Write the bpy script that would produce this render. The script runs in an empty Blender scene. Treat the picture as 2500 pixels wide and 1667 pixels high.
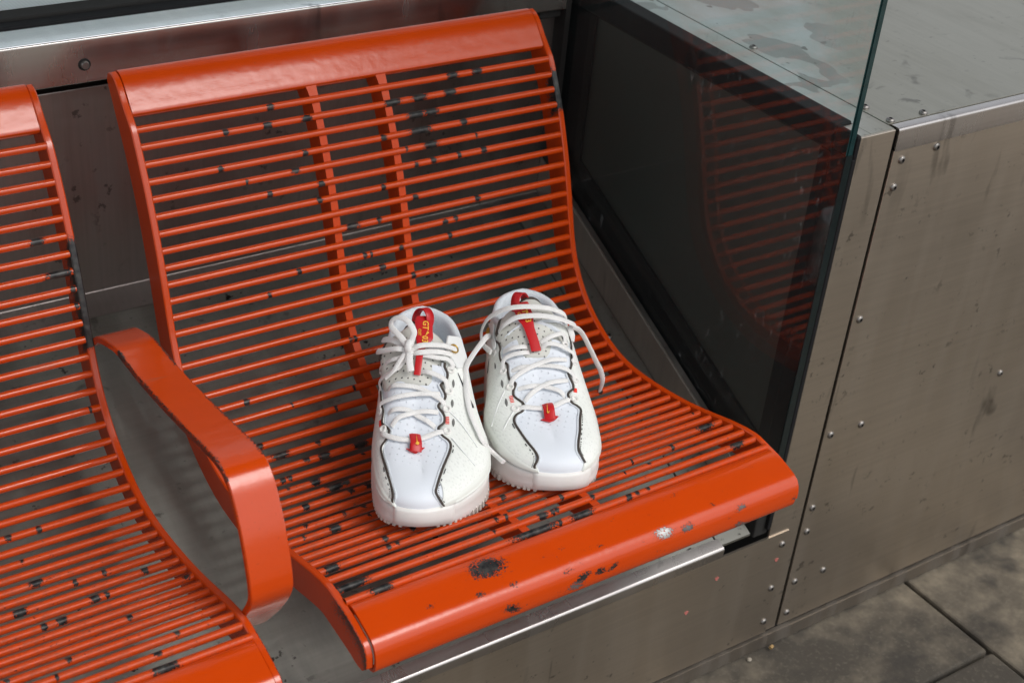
import bpy, bmesh, math, random
import numpy as np
from mathutils import Vector, Matrix, Euler

S = bpy.context.scene
COL = S.collection
rng = np.random.default_rng(7)
random.seed(7)

# ------------------------------------------------------------------ camera
cam = bpy.data.cameras.new("camera")
cam.lens = 52.398
cam.sensor_width = 36.0
cam.sensor_fit = 'HORIZONTAL'
cam.clip_start = 0.05
cam.clip_end = 500.0
cam.dof.use_dof = True
cam.dof.focus_distance = 1.50
cam.dof.aperture_fstop = 8.0
cam_o = bpy.data.objects.new("camera", cam)
cam_o.location = (-0.490469, -0.974208, 0.932579)
cam_o.rotation_euler = (1.0044014, -0.0871089, -0.5895442)
COL.objects.link(cam_o)
S.camera = cam_o

# ------------------------------------------------------------------ sky, sun, exposure
SUN_EL, SUN_AZ = math.radians(56), math.radians(155)
w = bpy.data.worlds.new("World")
S.world = w
w.use_nodes = True
wt = w.node_tree
wt.nodes.clear()
wo = wt.nodes.new('ShaderNodeOutputWorld')
bg = wt.nodes.new('ShaderNodeBackground')
sky = wt.nodes.new('ShaderNodeTexSky')
sky.sky_type = 'NISHITA'
sky.sun_disc = False
sky.sun_elevation = SUN_EL
sky.sun_rotation = SUN_AZ
sky.air_density = 1.0
sky.dust_density = 3.0
hs = wt.nodes.new('ShaderNodeHueSaturation')      # overcast: the cloud layer greys the blue
hs.inputs['Saturation'].default_value = 0.22
wt.links.new(sky.outputs[0], hs.inputs['Color'])
wt.links.new(hs.outputs[0], bg.inputs['Color'])
bg.inputs['Strength'].default_value = 0.15
wt.links.new(bg.outputs[0], wo.inputs['Surface'])

sl = bpy.data.lights.new("sun", 'SUN')
sl.energy = 0.8
sl.angle = math.radians(25)
sl.color = (1.0, 0.97, 0.93)
so = bpy.data.objects.new("sun", sl)
so.location = (0, -3, 6)
d = Vector((math.sin(SUN_AZ) * math.cos(SUN_EL), math.cos(SUN_AZ) * math.cos(SUN_EL), math.sin(SUN_EL)))
so.rotation_euler = d.to_track_quat('Z', 'Y').to_euler()
COL.objects.link(so)

S.view_settings.view_transform = 'Standard'
S.view_settings.look = 'None'
S.view_settings.exposure = 0.27
S.view_settings.gamma = 1.0
S.view_settings.use_curve_mapping = False
S.render.engine = 'CYCLES'

# ------------------------------------------------------------------ helpers
def tag(o, label=None, cat=None, group=None, kind=None):
    for k, v in (('label', label), ('category', cat), ('group', group), ('kind', kind)):
        if v: o[k] = v
    return o

def thing(name, loc, label, cat, group=None):
    o = bpy.data.objects.new(name, None)
    o.empty_display_size = 0.05
    o.location = loc
    COL.objects.link(o)
    return tag(o, label, cat, group)

def root_off(parent):
    v = Vector((0, 0, 0))
    p = parent
    while p is not None:
        v += p.location
        p = p.parent
    return v

def obj(name, verts, faces, mat, parent=None, smooth=True, bevel=0.0, attrs=None, sharp=None, mats=None, fmat=None):
    """verts are world coordinates; the parent is an unrotated chain of origins"""
    off = np.array(root_off(parent))
    V = np.asarray(verts, float).reshape(-1, 3) - off
    me = bpy.data.meshes.new(name)
    me.from_pydata(V.tolist(), [], [tuple(int(i) for i in f) for f in faces])
    if mats:
        for m in mats: me.materials.append(m)
        for p, mi in zip(me.polygons, fmat): p.material_index = int(mi)
    else:
        me.materials.append(mat)
    bm = bmesh.new(); bm.from_mesh(me)
    bmesh.ops.recalc_face_normals(bm, faces=bm.faces)
    bm.to_mesh(me); bm.free()
    if smooth:
        me.polygons.foreach_set('use_smooth', [True] * len(me.polygons))
        me.set_sharp_from_angle(angle=math.radians(sharp or 38))
    for k, a in (attrs or {}).items():
        at = me.attributes.new(k, 'FLOAT', 'POINT')
        at.data.foreach_set('value', np.asarray(a, np.float32))
    o = bpy.data.objects.new(name, me)
    COL.objects.link(o)
    if parent is not None: o.parent = parent
    if bevel:
        b = o.modifiers.new('bevel', 'BEVEL'); b.width = bevel; b.segments = 2
        b.limit_method = 'ANGLE'; b.angle_limit = math.radians(40)
    return o

class MB:
    def __init__(s): s.v, s.f = [], []
    def add(s, V, F):
        n = len(s.v); s.v += [tuple(map(float, p)) for p in V]; s.f += [tuple(i + n for i in f) for f in F]; return s
    def box(s, a, b):
        x0, y0, z0 = a; x1, y1, z1 = b
        return s.add([(x0,y0,z0),(x1,y0,z0),(x1,y1,z0),(x0,y1,z0),(x0,y0,z1),(x1,y0,z1),(x1,y1,z1),(x0,y1,z1)],
                     [(0,3,2,1),(4,5,6,7),(0,1,5,4),(1,2,6,5),(2,3,7,6),(3,0,4,7)])
    def prism_x(s, P, x0, x1):
        """closed polygon P in (y,z), extruded from x0 to x1"""
        n = len(P)
        V = [(x0, y, z) for y, z in P] + [(x1, y, z) for y, z in P]
        F = [tuple(range(n))[::-1], tuple(range(n, 2 * n))] + [(i, (i + 1) % n, n + (i + 1) % n, n + i) for i in range(n)]
        return s.add(V, F)
    def obj(s, name, mat, parent=None, **k): return obj(name, s.v, s.f, mat, parent, **k)

def crom2(P, n):
    P = np.array(P, float)
    P = np.vstack([2 * P[0] - P[1], P, 2 * P[-1] - P[-2]])
    m = len(P) - 3
    out = []
    for t in np.linspace(0, m - 1e-9, n):
        i = int(t); f = t - i; a, b, c, d_ = P[i:i + 4]
        out.append(.5 * ((2 * b) + (-a + c) * f + (2 * a - 5 * b + 4 * c - d_) * f * f + (-a + 3 * b - 3 * c + d_) * f ** 3))
    return np.array(out)

def resamp(P, n):
    P = np.asarray(P, float)
    dd = np.r_[0, np.cumsum(np.linalg.norm(np.diff(P, axis=0), axis=1))]
    t = np.linspace(0, dd[-1], n)
    return np.stack([np.interp(t, dd, P[:, k]) for k in range(P.shape[1])], 1)

def norm(v):
    v = np.asarray(v, float)
    return v / (np.linalg.norm(v, axis=-1, keepdims=True) + 1e-12)

def sweep(path, nrm, a, b, seg=10, caps=True, taper=None):
    """tube with an elliptical section: a = half width across, b = half thickness along nrm"""
    P = np.asarray(path, float); N = norm(nrm)
    T = norm(np.gradient(P, axis=0)); B = norm(np.cross(T, N)); N = norm(np.cross(B, T))
    V, F = [], []
    n = len(P)
    for i in range(n):
        k = 1.0 if taper is None else taper[i]
        for j in range(seg):
            th = 2 * math.pi * j / seg
            V.append(P[i] + B[i] * a * k * math.cos(th) + N[i] * b * k * math.sin(th))
    for i in range(n - 1):
        for j in range(seg):
            q = (j + 1) % seg
            F.append((i * seg + j, i * seg + q, (i + 1) * seg + q, (i + 1) * seg + j))
    if caps:
        F.append(tuple(range(seg))[::-1]); F.append(tuple((n - 1) * seg + j for j in range(seg)))
    return np.array(V), F

def gridf(m, n, closed=False):
    F = []
    for i in range(m - 1):
        for j in range(n - 1 + (1 if closed else 0)):
            q = (j + 1) % n
            F.append((i * n + j, i * n + q, (i + 1) * n + q, (i + 1) * n + j))
    return F

# ------------------------------------------------------------------ materials
class NT:
    def __init__(s, name):
        s.m = bpy.data.materials.new(name); s.m.use_nodes = True
        s.t = s.m.node_tree; s.n = s.t.nodes
        s.b = s.n['Principled BSDF']; s.out = s.n['Material Output']
        s._tc = None
    def node(s, ty, **k):
        n = s.n.new(ty)
        for a, v in k.items(): setattr(n, a, v)
        return n
    def link(s, a, b): s.t.links.new(a, b)
    def tc(s, scale=(1, 1, 1)):
        if s._tc is None: s._tc = s.node('ShaderNodeTexCoord')
        mp = s.node('ShaderNodeMapping'); mp.inputs['Scale'].default_value = scale
        s.link(s._tc.outputs['Object'], mp.inputs['Vector']); return mp.outputs[0]
    def noise(s, scale, detail=4, rough=.55, stretch=(1, 1, 1), dist=0.0):
        n = s.node('ShaderNodeTexNoise'); n.inputs['Scale'].default_value = scale
        n.inputs['Detail'].default_value = detail; n.inputs['Roughness'].default_value = rough
        n.inputs['Distortion'].default_value = dist
        s.link(s.tc(stretch), n.inputs['Vector']); return n.outputs['Fac']
    def ramp(s, fac, stops):
        r = s.node('ShaderNodeValToRGB'); e = r.color_ramp.elements
        while len(e) > 1: e.remove(e[-1])
        e[0].position = stops[0][0]; e[0].color = (*([stops[0][1]] * 3), 1) if not hasattr(stops[0][1], '__len__') else (*stops[0][1], 1)
        for p, c in stops[1:]:
            x = e.new(p); x.color = (*([c] * 3), 1) if not hasattr(c, '__len__') else (*c, 1)
        s.link(fac, r.inputs['Fac']); return r.outputs['Color']
    def math(s, op, a, b=None, c=None, clamp=False):
        n = s.node('ShaderNodeMath', operation=op, use_clamp=clamp)
        for i, v in enumerate((a, b, c)):
            if v is None: continue
            if isinstance(v, (int, float)): n.inputs[i].default_value = v
            else: s.link(v, n.inputs[i])
        return n.outputs[0]
    def mix(s, fac, a, b, mode='MIX'):
        n = s.node('ShaderNodeMix', data_type='RGBA', blend_type=mode)
        for i, v in ((0, fac), (6, a), (7, b)):
            if isinstance(v, (int, float)) and i == 0: n.inputs[i].default_value = v
            elif hasattr(v, '__len__'): n.inputs[i].default_value = (*v, 1)
            else: s.link(v, n.inputs[i])
        return n.outputs[2]
    def attr(s, name):
        a = s.node('ShaderNodeAttribute'); a.attribute_name = name; return a.outputs['Fac']
    def bump(s, h, strength=.3, dist=.001, prev=None):
        b = s.node('ShaderNodeBump'); b.inputs['Strength'].default_value = strength; b.inputs['Distance'].default_value = dist
        s.link(h, b.inputs['Height'])
        if prev is not None: s.link(prev, b.inputs['Normal'])
        return b.outputs[0]
    def set(s, **k):
        for a, v in k.items():
            i = s.b.inputs[a.replace('_', ' ')]
            if isinstance(v, (int, float)): i.default_value = v
            elif hasattr(v, '__len__'): i.default_value = (*v, 1) if len(v) == 3 and i.type == 'RGBA' else v
            else: s.link(v, i)
        return s

def simple(name, col, rough=.5, metal=0.0, var=.12, nscale=60, bump=0.0, bscale=300, **k):
    t = NT(name)
    n = t.noise(nscale, 4)
    c = t.mix(n, tuple(x * (1 - var) for x in col), tuple(min(1, x * (1 + var)) for x in col))
    t.set(Base_Color=c, Roughness=rough, Metallic=metal, **k)
    if bump: t.set(Normal=t.bump(t.noise(bscale, 2), bump))
    return t.m

def mat_orange():
    t = NT('orange_paint')
    base = t.mix(t.noise(14, 3), (.52, .046, .0010), (.59, .058, .0016))
    grime = t.attr('grime'); wear = t.attr('wear'); bare = t.attr('bare')
    # rubbed, dusty paint where people sit
    gn = t.ramp(t.noise(110, 5, .65, (1, 2.2, 2.2)), [(.42, 0), (.72, 1)])
    g = t.math('MULTIPLY', grime, gn)
    base = t.mix(t.math('MULTIPLY', g, .62), base, (.24, .065, .032))
    fleck = t.ramp(t.noise(330, 2, .5), [(.69, 0), (.73, 1)])
    fleck = t.math('MULTIPLY', fleck, t.math('MULTIPLY_ADD', grime, .8, .06))
    edge = t.noise(520, 5, .7)
    m = t.math('ADD', wear, t.math('MULTIPLY', t.math('SUBTRACT', edge, .5), 1.9))
    m = t.math('MULTIPLY', m, t.math('GREATER_THAN', wear, .05))
    mask = t.ramp(m, [(.52, 0), (.56, 1)])
    lip = t.ramp(m, [(.44, 0), (.50, 1), (.60, 1), (.72, 0)])
    mask = t.math('MAXIMUM', mask, t.math('MULTIPLY', fleck, .85), clamp=True)
    steel = t.mix(t.ramp(t.noise(150, 4), [(.4, 0), (.65, 1)]), (.012, .012, .013), (.055, .052, .048))
    rust = t.ramp(t.noise(90, 3), [(.6, 0), (.75, 1)])
    steel = t.mix(t.math('MULTIPLY', rust, .35), steel, (.10, .045, .018))
    steel = t.mix(bare, steel, (.55, .55, .54))
    base = t.mix(t.math('MULTIPLY', lip, .45), base, (.16, .030, .010))
    scr = t.ramp(t.noise(38, 3, .5, (.35, 3, 3)), [(.70, 0), (.73, 1)])
    base = t.mix(t.math('MULTIPLY', scr, .30), base, (.30, .10, .06))
    col = t.mix(mask, base, steel)
    peel = t.noise(95, 2, .4)
    nrm = t.bump(peel, .19, .0012)
    nrm = t.bump(t.noise(700, 2), .05, .0004, nrm)
    nrm = t.bump(t.math('SUBTRACT', 1.0, mask), .6, .0006, nrm)
    worn = t.math('MULTIPLY', t.math('MULTIPLY', t.math('SUBTRACT', grime, .085), 25.0, clamp=True), .15)
    rough = t.mix(mask, t.math('ADD', worn, t.math('MULTIPLY_ADD', g, .16, .20)), (.42,) * 3)
    t.set(Base_Color=col, Roughness=rough, Normal=nrm, Metallic=t.math('MULTIPLY', mask, .35),
          Specular_IOR_Level=t.math('MULTIPLY_ADD', worn, -1.5, .48), Coat_Weight=t.math('MULTIPLY_ADD', worn, -1.0, .18), Coat_Roughness=.07)
    return t.m

def mat_steel(name, col=(.46, .43, .39), rough=.30, stretch=(260, 4, 4), dirt=.35, spot=0.0, stain=0.0, dark=(.045, .040, .035), sheen_stains=False):
    t = NT(name)
    br = t.noise(1.0, 3, .6, stretch)
    big = t.noise(3.2, 4, .6)
    drip = t.noise(9.0, 4, .6, (3.2, 1, .35))
    c = t.mix(br, tuple(x * .86 for x in col), tuple(min(1, x * 1.1) for x in col))
    d = t.math('MULTIPLY', t.ramp(drip, [(.46, 0), (.78, 1)]), dirt)
    c = t.mix(d, c, dark)
    r = t.math('ADD', t.math('MULTIPLY', big, .18), rough - .07)
    r = t.math('ADD', r, t.math('MULTIPLY', d, .35))
    me = t.math('SUBTRACT', 1.0, t.math('MULTIPLY', d, .7))
    if spot:
        sp = t.ramp(t.noise(75, 3, .6, (1, 1.4, 1)), [(.63, 0), (.68, 1)])
        big2 = t.ramp(t.noise(14, 2, .5), [(.44, 0), (.62, 1)])
        sp = t.math('MULTIPLY', t.math('MULTIPLY', sp, big2), spot)
        c = t.mix(sp, c, (.030, .027, .024))
    if stain:
        st = t.ramp(t.noise(13.0, 2, .4, (1, .8, 1), .3), [(.660, 0), (.672, 1)])
        c = t.mix(t.math('MULTIPLY', st, stain), c, tuple(x * .42 for x in col)); r = t.math('ADD', r, t.math('MULTIPLY', st, .12))
    # scuffs: short dark strokes leaning with gravity
    sc = t.ramp(t.noise(26, 3, .55, (1.0, 1, .20), .6), [(.62, 0), (.70, 1)])
    sc = t.math('MULTIPLY', sc, t.math('MULTIPLY', t.ramp(t.noise(5.5, 2), [(.47, 0), (.60, 1)]), .55))
    c = t.mix(sc, c, tuple(x * .12 for x in col))
    sc2 = t.ramp(t.noise(34, 3, .55, (.8, 1, .3), .3), [(.70, 0), (.78, 1)])
    c = t.mix(t.math('MULTIPLY', sc2, .02), c, tuple(min(1, x * 1.5) for x in col)); r = t.math('ADD', r, t.math('MULTIPLY', sc2, .01))
    if sheen_stains:
        # bluish sky reflection painted into the colour, plus dark drying rings, near the glass
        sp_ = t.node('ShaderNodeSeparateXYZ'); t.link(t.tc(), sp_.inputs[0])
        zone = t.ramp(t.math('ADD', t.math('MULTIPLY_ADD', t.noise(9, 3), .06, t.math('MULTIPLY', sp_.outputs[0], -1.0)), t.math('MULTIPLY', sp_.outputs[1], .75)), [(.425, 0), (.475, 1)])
        sheen_n = t.ramp(t.noise(11, 5, .7, (1, .6, 1)), [(.35, .25), (.65, 1)])
        sheen_fac = t.math('MULTIPLY', t.math('MULTIPLY', zone, sheen_n), .80)
        c = t.mix(sheen_fac, c, (.50, .55, .55)); me = t.math('MULTIPLY', me, t.math('SUBTRACT', 1.0, t.math('MULTIPLY', sheen_fac, .55)))
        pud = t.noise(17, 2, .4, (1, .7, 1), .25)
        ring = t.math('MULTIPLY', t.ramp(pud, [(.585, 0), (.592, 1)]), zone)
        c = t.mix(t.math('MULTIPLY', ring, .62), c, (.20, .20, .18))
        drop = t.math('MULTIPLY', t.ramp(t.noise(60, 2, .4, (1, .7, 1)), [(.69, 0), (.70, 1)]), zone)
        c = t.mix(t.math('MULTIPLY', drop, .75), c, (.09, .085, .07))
    nrm = t.bump(br, .04, .0005)
    nrm = t.bump(t.noise(5, 2), .02, .01, nrm)
    t.set(Base_Color=c, Roughness=r, Metallic=me, Normal=nrm)
    return t.m

def mat_pane():
    t = NT('screen_glass')
    tr = t.node('ShaderNodeBsdfTransparent'); tr.inputs[0].default_value = (.93, .97, .96, 1)
    gl = t.node('ShaderNodeBsdfGlossy'); gl.inputs['Roughness'].default_value = .015; gl.inputs[0].default_value = (1, 1, 1, 1)
    df = t.node('ShaderNodeBsdfDiffuse'); df.inputs[0].default_value = (.55, .60, .62, 1)
    ge = t.node('ShaderNodeNewGeometry'); dp = t.node('ShaderNodeVectorMath', operation='DOT_PRODUCT')
    t.link(ge.outputs['Normal'], dp.inputs[0]); t.link(ge.outputs['Incoming'], dp.inputs[1])
    cosv = t.math('ABSOLUTE', dp.outputs['Value'])
    fr_ = t.math('MULTIPLY_ADD', t.math('POWER', t.math('SUBTRACT', 1.0, cosv), 5.0), .96, .04)
    m1 = t.node('ShaderNodeMixShader'); t.link(fr_, m1.inputs[0]); t.link(tr.outputs[0], m1.inputs[1]); t.link(gl.outputs[0], m1.inputs[2])
    smear = t.ramp(t.noise(60, 4, .65, (1, 1.8, .7)), [(.61, 0), (.76, 1)])
    zone = t.ramp(t.noise(6, 2), [(.45, 0), (.65, 1)])
    f = t.math('MULTIPLY_ADD', t.math('MULTIPLY', smear, zone), .42, .007)
    m2 = t.node('ShaderNodeMixShader'); t.link(f, m2.inputs[0]); t.link(m1.outputs[0], m2.inputs[1]); t.link(df.outputs[0], m2.inputs[2])
    t.link(m2.outputs[0], t.out.inputs['Surface'])
    return t.m

def mat_slab():
    t = NT('paving_stone')
    n1 = t.noise(4.2, 5, .68); n2 = t.noise(34, 5, .7); n3 = t.noise(160, 3, .7)
    c = t.mix(t.ramp(n1, [(.40, 0), (.60, 1)]), (.050, .044, .035), (.195, .166, .122))
    c = t.mix(t.ramp(n2, [(.38, 0), (.62, 1)]), t.mix(.5, c, (.042, .035, .027)), c)
    c = t.mix(t.math('MULTIPLY', t.ramp(n3, [(.54, 0), (.74, 1)]), .28), c, (.21, .19, .15))
    blot = t.ramp(t.noise(7.5, 4, .6), [(.55, 0), (.66, 1)])
    c = t.mix(t.math('MULTIPLY', blot, .8), c, (.022, .020, .018))
    t.set(Base_Color=c, Roughness=.86, Normal=t.bump(n2, .35, .004, t.bump(n3, .5, .0015)))
    return t.m

def mat_frost():
    t = NT('frosted_film')
    w_ = t.node('ShaderNodeTexWave'); w_.inputs['Scale'].default_value = 160; w_.bands_direction = 'DIAGONAL'
    t.link(t.tc(), w_.inputs['Vector'])
    c = t.mix(w_.outputs['Fac'], (.76, .81, .81), (.90, .93, .93))
    c = t.mix(t.ramp(t.noise(10, 3), [(.4, 0), (.7, 1)]), c, (.78, .84, .85))
    t.set(Base_Color=c, Roughness=.35, Specular_IOR_Level=.5)
    tl = t.node('ShaderNodeBsdfTranslucent'); t.link(c, tl.inputs[0])
    mx = t.node('ShaderNodeMixShader'); mx.inputs[0].default_value = .65
    t.link(t.b.outputs[0], mx.inputs[1]); t.link(tl.outputs[0], mx.inputs[2]); t.link(mx.outputs[0], t.out.inputs['Surface'])
    return t.m

def mat_cloth(name, col, scale=900, strength=.25, var=.06, rough=.8, holes=0.0, pitch=.0062, hole_col=None, weave=None, dirt=0.0):
    t = NT(name)
    n = t.noise(scale, 2)
    c = t.mix(n, tuple(x * (1 - var) for x in col), tuple(min(.95, x * (1 + var)) for x in col))
    h = n
    if weave:
        wv = t.node('ShaderNodeTexVoronoi'); wv.inputs['Scale'].default_value = weave; t.link(t.tc((1, .55, 1)), wv.inputs['Vector'])
        c = t.mix(t.ramp(wv.outputs['Distance'], [(.0, 1), (.42, 0)]), c, tuple(x * .83 for x in col))
        h = wv.outputs['Distance']
    if dirt:
        c = t.mix(t.math('MULTIPLY', t.ramp(t.noise(22, 4, .6), [(.45, 0), (.75, 1)]), dirt), c, tuple(x * f for x, f in zip(col, (.80, .82, .74))))
    nrm = t.bump(h, strength, .0005)
    if holes:
        # staggered lattice of punched dots, laid in the shoe's own length/width plane
        sep = t.node('ShaderNodeSeparateXYZ'); t.link(t.tc(), sep.inputs[0])
        k = 2 * math.pi / pitch
        a = t.math('COSINE', t.math('MULTIPLY', t.math('ADD', sep.outputs[0], sep.outputs[1]), k / 1.414))
        b = t.math('COSINE', t.math('MULTIPLY', t.math('SUBTRACT', sep.outputs[0], sep.outputs[1]), k / 1.414))
        dot = t.ramp(t.math('MULTIPLY', t.math('ADD', a, b), .5), [(.80, 0), (.90, 1)])
        dot = t.math('MULTIPLY', dot, t.attr('perf'))
        c = t.mix(t.math('MULTIPLY', dot, holes), c, hole_col or tuple(x * .6 for x in col))
        nrm = t.bump(t.math('SUBTRACT', 1.0, dot), .8, .0006, nrm)
    t.set(Base_Color=c, Roughness=rough, Normal=nrm, Sheen_Weight=.1)
    return t.m

M = dict(
    orange=mat_orange(),
    steel=mat_steel('brushed_steel', spot=.5),
    tray=mat_steel('tray_steel', (.27, .27, .245), .36, (5, 260, 5), .45, spot=1.0),
    backp=mat_steel('back_panel_steel', (.27, .242, .230), .33, (260, 4, 4), .25, spot=.6),
    strip=mat_steel('dirty_strip_steel', (.30, .265, .225), .5, (4, 120, 120), .6),
    kick=mat_steel('kick_steel', (.62, .58, .53), .42, (4, 120, 4), .2),
    sill=mat_steel('sill_steel', (.90, .91, .92), .12, (4, 160, 160), .10),
    railm=mat_steel('rail_steel', (.56, .53, .51), .24, (4, 160, 160), .12),
    cab=mat_steel('cabinet_steel', (.60, .53, .45), .36, (4, 4, 220), .07, spot=.5),
    top=mat_steel('cabinet_top_steel', (.40, .385, .32), .30, (200, 4, 4), .15, spot=.35, sheen_stains=True),
    screw=mat_steel('screw_steel', (.28, .265, .25), .40, (30, 30, 30), .1),
    rubber=simple('black_rubber', (.007, .007, .008), .75, var=.3, Specular_IOR_Level=.25),
    dull=simple('dull_black_seal', (.012, .011, .010), .85, var=.3, bump=.2),
    dark=simple('dark_glass_panel', (.052, .052, .047), .42, var=.1, nscale=8),
    pane=mat_pane(),
    edge=simple('green_glass_edge', (.010, .035, .036), .12, var=.5, nscale=90),
    edge2=simple('dark_glass_edge', (.005, .011, .012), .25, var=.5, nscale=90),
    slab=mat_slab(),
    plaza=simple('plaza_concrete', (.25, .215, .175), .85, var=.2, nscale=1.5, bump=.2, bscale=60),
    roof=simple('roof_underside', (.035, .034, .033), .5),
    pinkp=simple('pink_paint_spot', (.45, .14, .12), .5),
    butt=simple('cigarette_paper', (.34, .22, .09), .8),
    peb=simple('pale_chip', (.30, .27, .22), .8),
    soil=simple('joint_dirt', (.032, .028, .022), .95, var=.4, nscale=90, bump=.5, bscale=400),
    frost=mat_frost(),
)

# ================================================================== the seats
K = 2.4 / 2.05
PROF = np.array([[0.3279,0.2881],[0.3191,0.2728],[0.3107,0.2575],[0.3027,0.2419],[0.2954,0.226],[0.2886,0.2098],[0.2823,0.1935],[0.2762,0.177],[0.2706,0.1604],[0.2653,0.1437],[0.2603,0.1269],[0.2553,0.1101],[0.25,0.0934],[0.2436,0.0771],[0.2356,0.0616],[0.2257,0.0471],[0.2142,0.0338],[0.2013,0.022],[0.1871,0.0118],[0.1718,0.0033],[0.1557,-0.0037],[0.139,-0.0089],[0.1218,-0.0119],[0.1043,-0.0129],[0.0868,-0.0124],[0.0693,-0.0108],[0.0519,-0.0087],[0.0346,-0.0062],[0.0173,-0.003],[0.0002,0.0006],[-0.0168,0.0049],[-0.0337,0.0096],[-0.0505,0.0146],[-0.0674,0.0193],[-0.0845,0.0231],[-0.1018,0.0254],[-0.1193,0.0266]])
SW = 0.49704           # clear width between the side plates
SXB = -0.091584        # inner face of the left seat's right plate
PT = 0.0072            # plate thickness
BR = 0.0039            # bar radius
TX = np.gradient(PROF, axis=0); TX /= np.linalg.norm(TX, axis=1)[:, None]
NRM = np.c_[TX[:, 1], -TX[:, 0]]
if NRM[15][1] < 0: NRM = -NRM          # pointing up / towards the sitter

TRAY = lambda y: -.02704 + (y - .29947) * .4593
RAIL_TOP = np.array([(.2945,.2505),(.2905,.2530),(.2885,.2560),(.2890,.2585),(.2960,.2668),(.3040,.2760),(.3095,.2808),(.3160,.2842),(.3215,.2840),(.3255,.2808),(.3268,.2765)]) * K
RAIL_FRONT = np.array([(-.1105,.0165),(-.1075,.0180),(-.1070,.0208),(-.1105,.0221),(-.1160,.0213),(-.1247,.0188),(-.1330,.0164),(-.1388,.0144),(-.1428,.0113),(-.1450,.0070),(-.1462,.0010),(-.1463,-.0055),(-.1440,-.0100),(-.1385,-.0120)]) * K

def band_profile():
    out = [tuple(p) for p in (RAIL_TOP[[10, 9, 8, 7, 6, 5, 4]] + 0)]
    out += [tuple(p) for p in PROF[:-1] + NRM[:-1] * .0046]
    out += [tuple(p) for p in RAIL_FRONT[[4, 5, 6, 7, 8, 9, 10, 11]]]
    inn = [(.3275 * K, .2735 * K), (.3215 * K, .2640 * K)]
    inn += [tuple(p) for p in PROF[1:-2] - NRM[1:-2] * .030]
    inn += [(-.105 * K, -.0085 * K), (-.1205 * K, -.0105 * K), (-.132 * K, -.0130 * K), (-.1400 * K, -.0122 * K)]
    return resamp(out, 110), resamp(inn, 110)
BAND_O, BAND_I = band_profile()

def plate_mesh(x0, x1, edge_wear, outer_side):
    """side plate; edge_wear(y,z) -> wear of the narrow edge that faces the sitter"""
    O, I = BAND_O, BAND_I
    n = len(O)
    # a small chamfer on the visible outer edge keeps it from looking knife sharp
    ch = .0012
    dirv = norm(I - O)
    xs = [x0, x0 + ch, x1 - ch, x1]
    rows, wr = [], []
    for x, inset in ((xs[0], ch), (xs[1], 0), (xs[2], 0), (xs[3], ch)):
        rows.append(np.c_[np.full(n, x), O + dirv * inset]); wr.append(edge_wear(O))
    for x, inset in ((xs[3], ch), (xs[2], 0), (xs[1], 0), (xs[0], ch)):
        rows.append(np.c_[np.full(n, x), I - dirv * inset]); wr.append(np.zeros(n))
    V = np.array(rows); W_ = np.array(wr)
    # the outer arris of the nose is rubbed down to metal
    nose = np.clip((np.arange(n) / n - .86) / .05, 0, 1)
    W_[0 if outer_side < 0 else 3] += nose * .62
    F = []
    for r in range(8):
        q = (r + 1) % 8
        for j in range(n - 1): F.append((r * n + j, r * n + j + 1, q * n + j + 1, q * n + j))
    F.append(tuple(r * n for r in range(8))); F.append(tuple(r * n + n - 1 for r in range(8))[::-1])
    return V.reshape(-1, 3), F, dict(wear=W_.ravel())

def sheet(path, x0, x1, nx, thick, name, par, chips=()):
    """folded sheet: path in (y,z), extruded along x, closed with a back face"""
    P = crom2(path, 46)
    T = norm(np.gradient(P, axis=0)); N = np.c_[T[:, 1], -T[:, 0]]
    Q = P + N * thick * SHEET_SIGN[name]
    ring = np.vstack([P, Q[::-1]])
    xs = np.linspace(x0, x1, nx)
    m = len(ring)
    V = np.array([[(x, y, z) for y, z in ring] for x in xs]).reshape(-1, 3)
    F = gridf(nx, m, True)
    F.append(tuple(range(m))[::-1]); F.append(tuple((nx - 1) * m + j for j in range(m)))
    wear = np.zeros(len(V)); bare = np.zeros(len(V))
    for i, (cx_, cy_, cz_, r) in enumerate(chips):
        r = r * 1.35 if r < .006 else r
        dx = V - np.array([cx_, cy_, cz_])
        th = rng.uniform(-.5, .5)
        du = dx[:, 0] * math.cos(th) + np.hypot(dx[:, 1], dx[:, 2]) * math.sin(th) * np.sign(dx[:, 2])
        dv = np.sqrt(np.maximum(0, (dx ** 2).sum(1) - du ** 2))
        q = np.sqrt((du / (r * 1.25)) ** 2 + (dv / (r * .62)) ** 2)
        k = np.clip(1.15 - .6 * q, 0, 1)
        wear = np.maximum(wear, k)
        if i in SILVER: bare = np.maximum(bare, np.clip(1.6 - q, 0, 1) * SILVER[i])
    return obj(name, V, F, M['orange'], par, attrs=dict(wear=wear, bare=bare, grime=np.full(len(V), .05)), sharp=50)
SHEET_SIGN = {'top_rail': 1.0, 'front_rail': 1.0}
SILVER = {15: .8, 17: 1.0, 18: .25, 22: .3, 21: .3, 7: .3}

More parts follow.
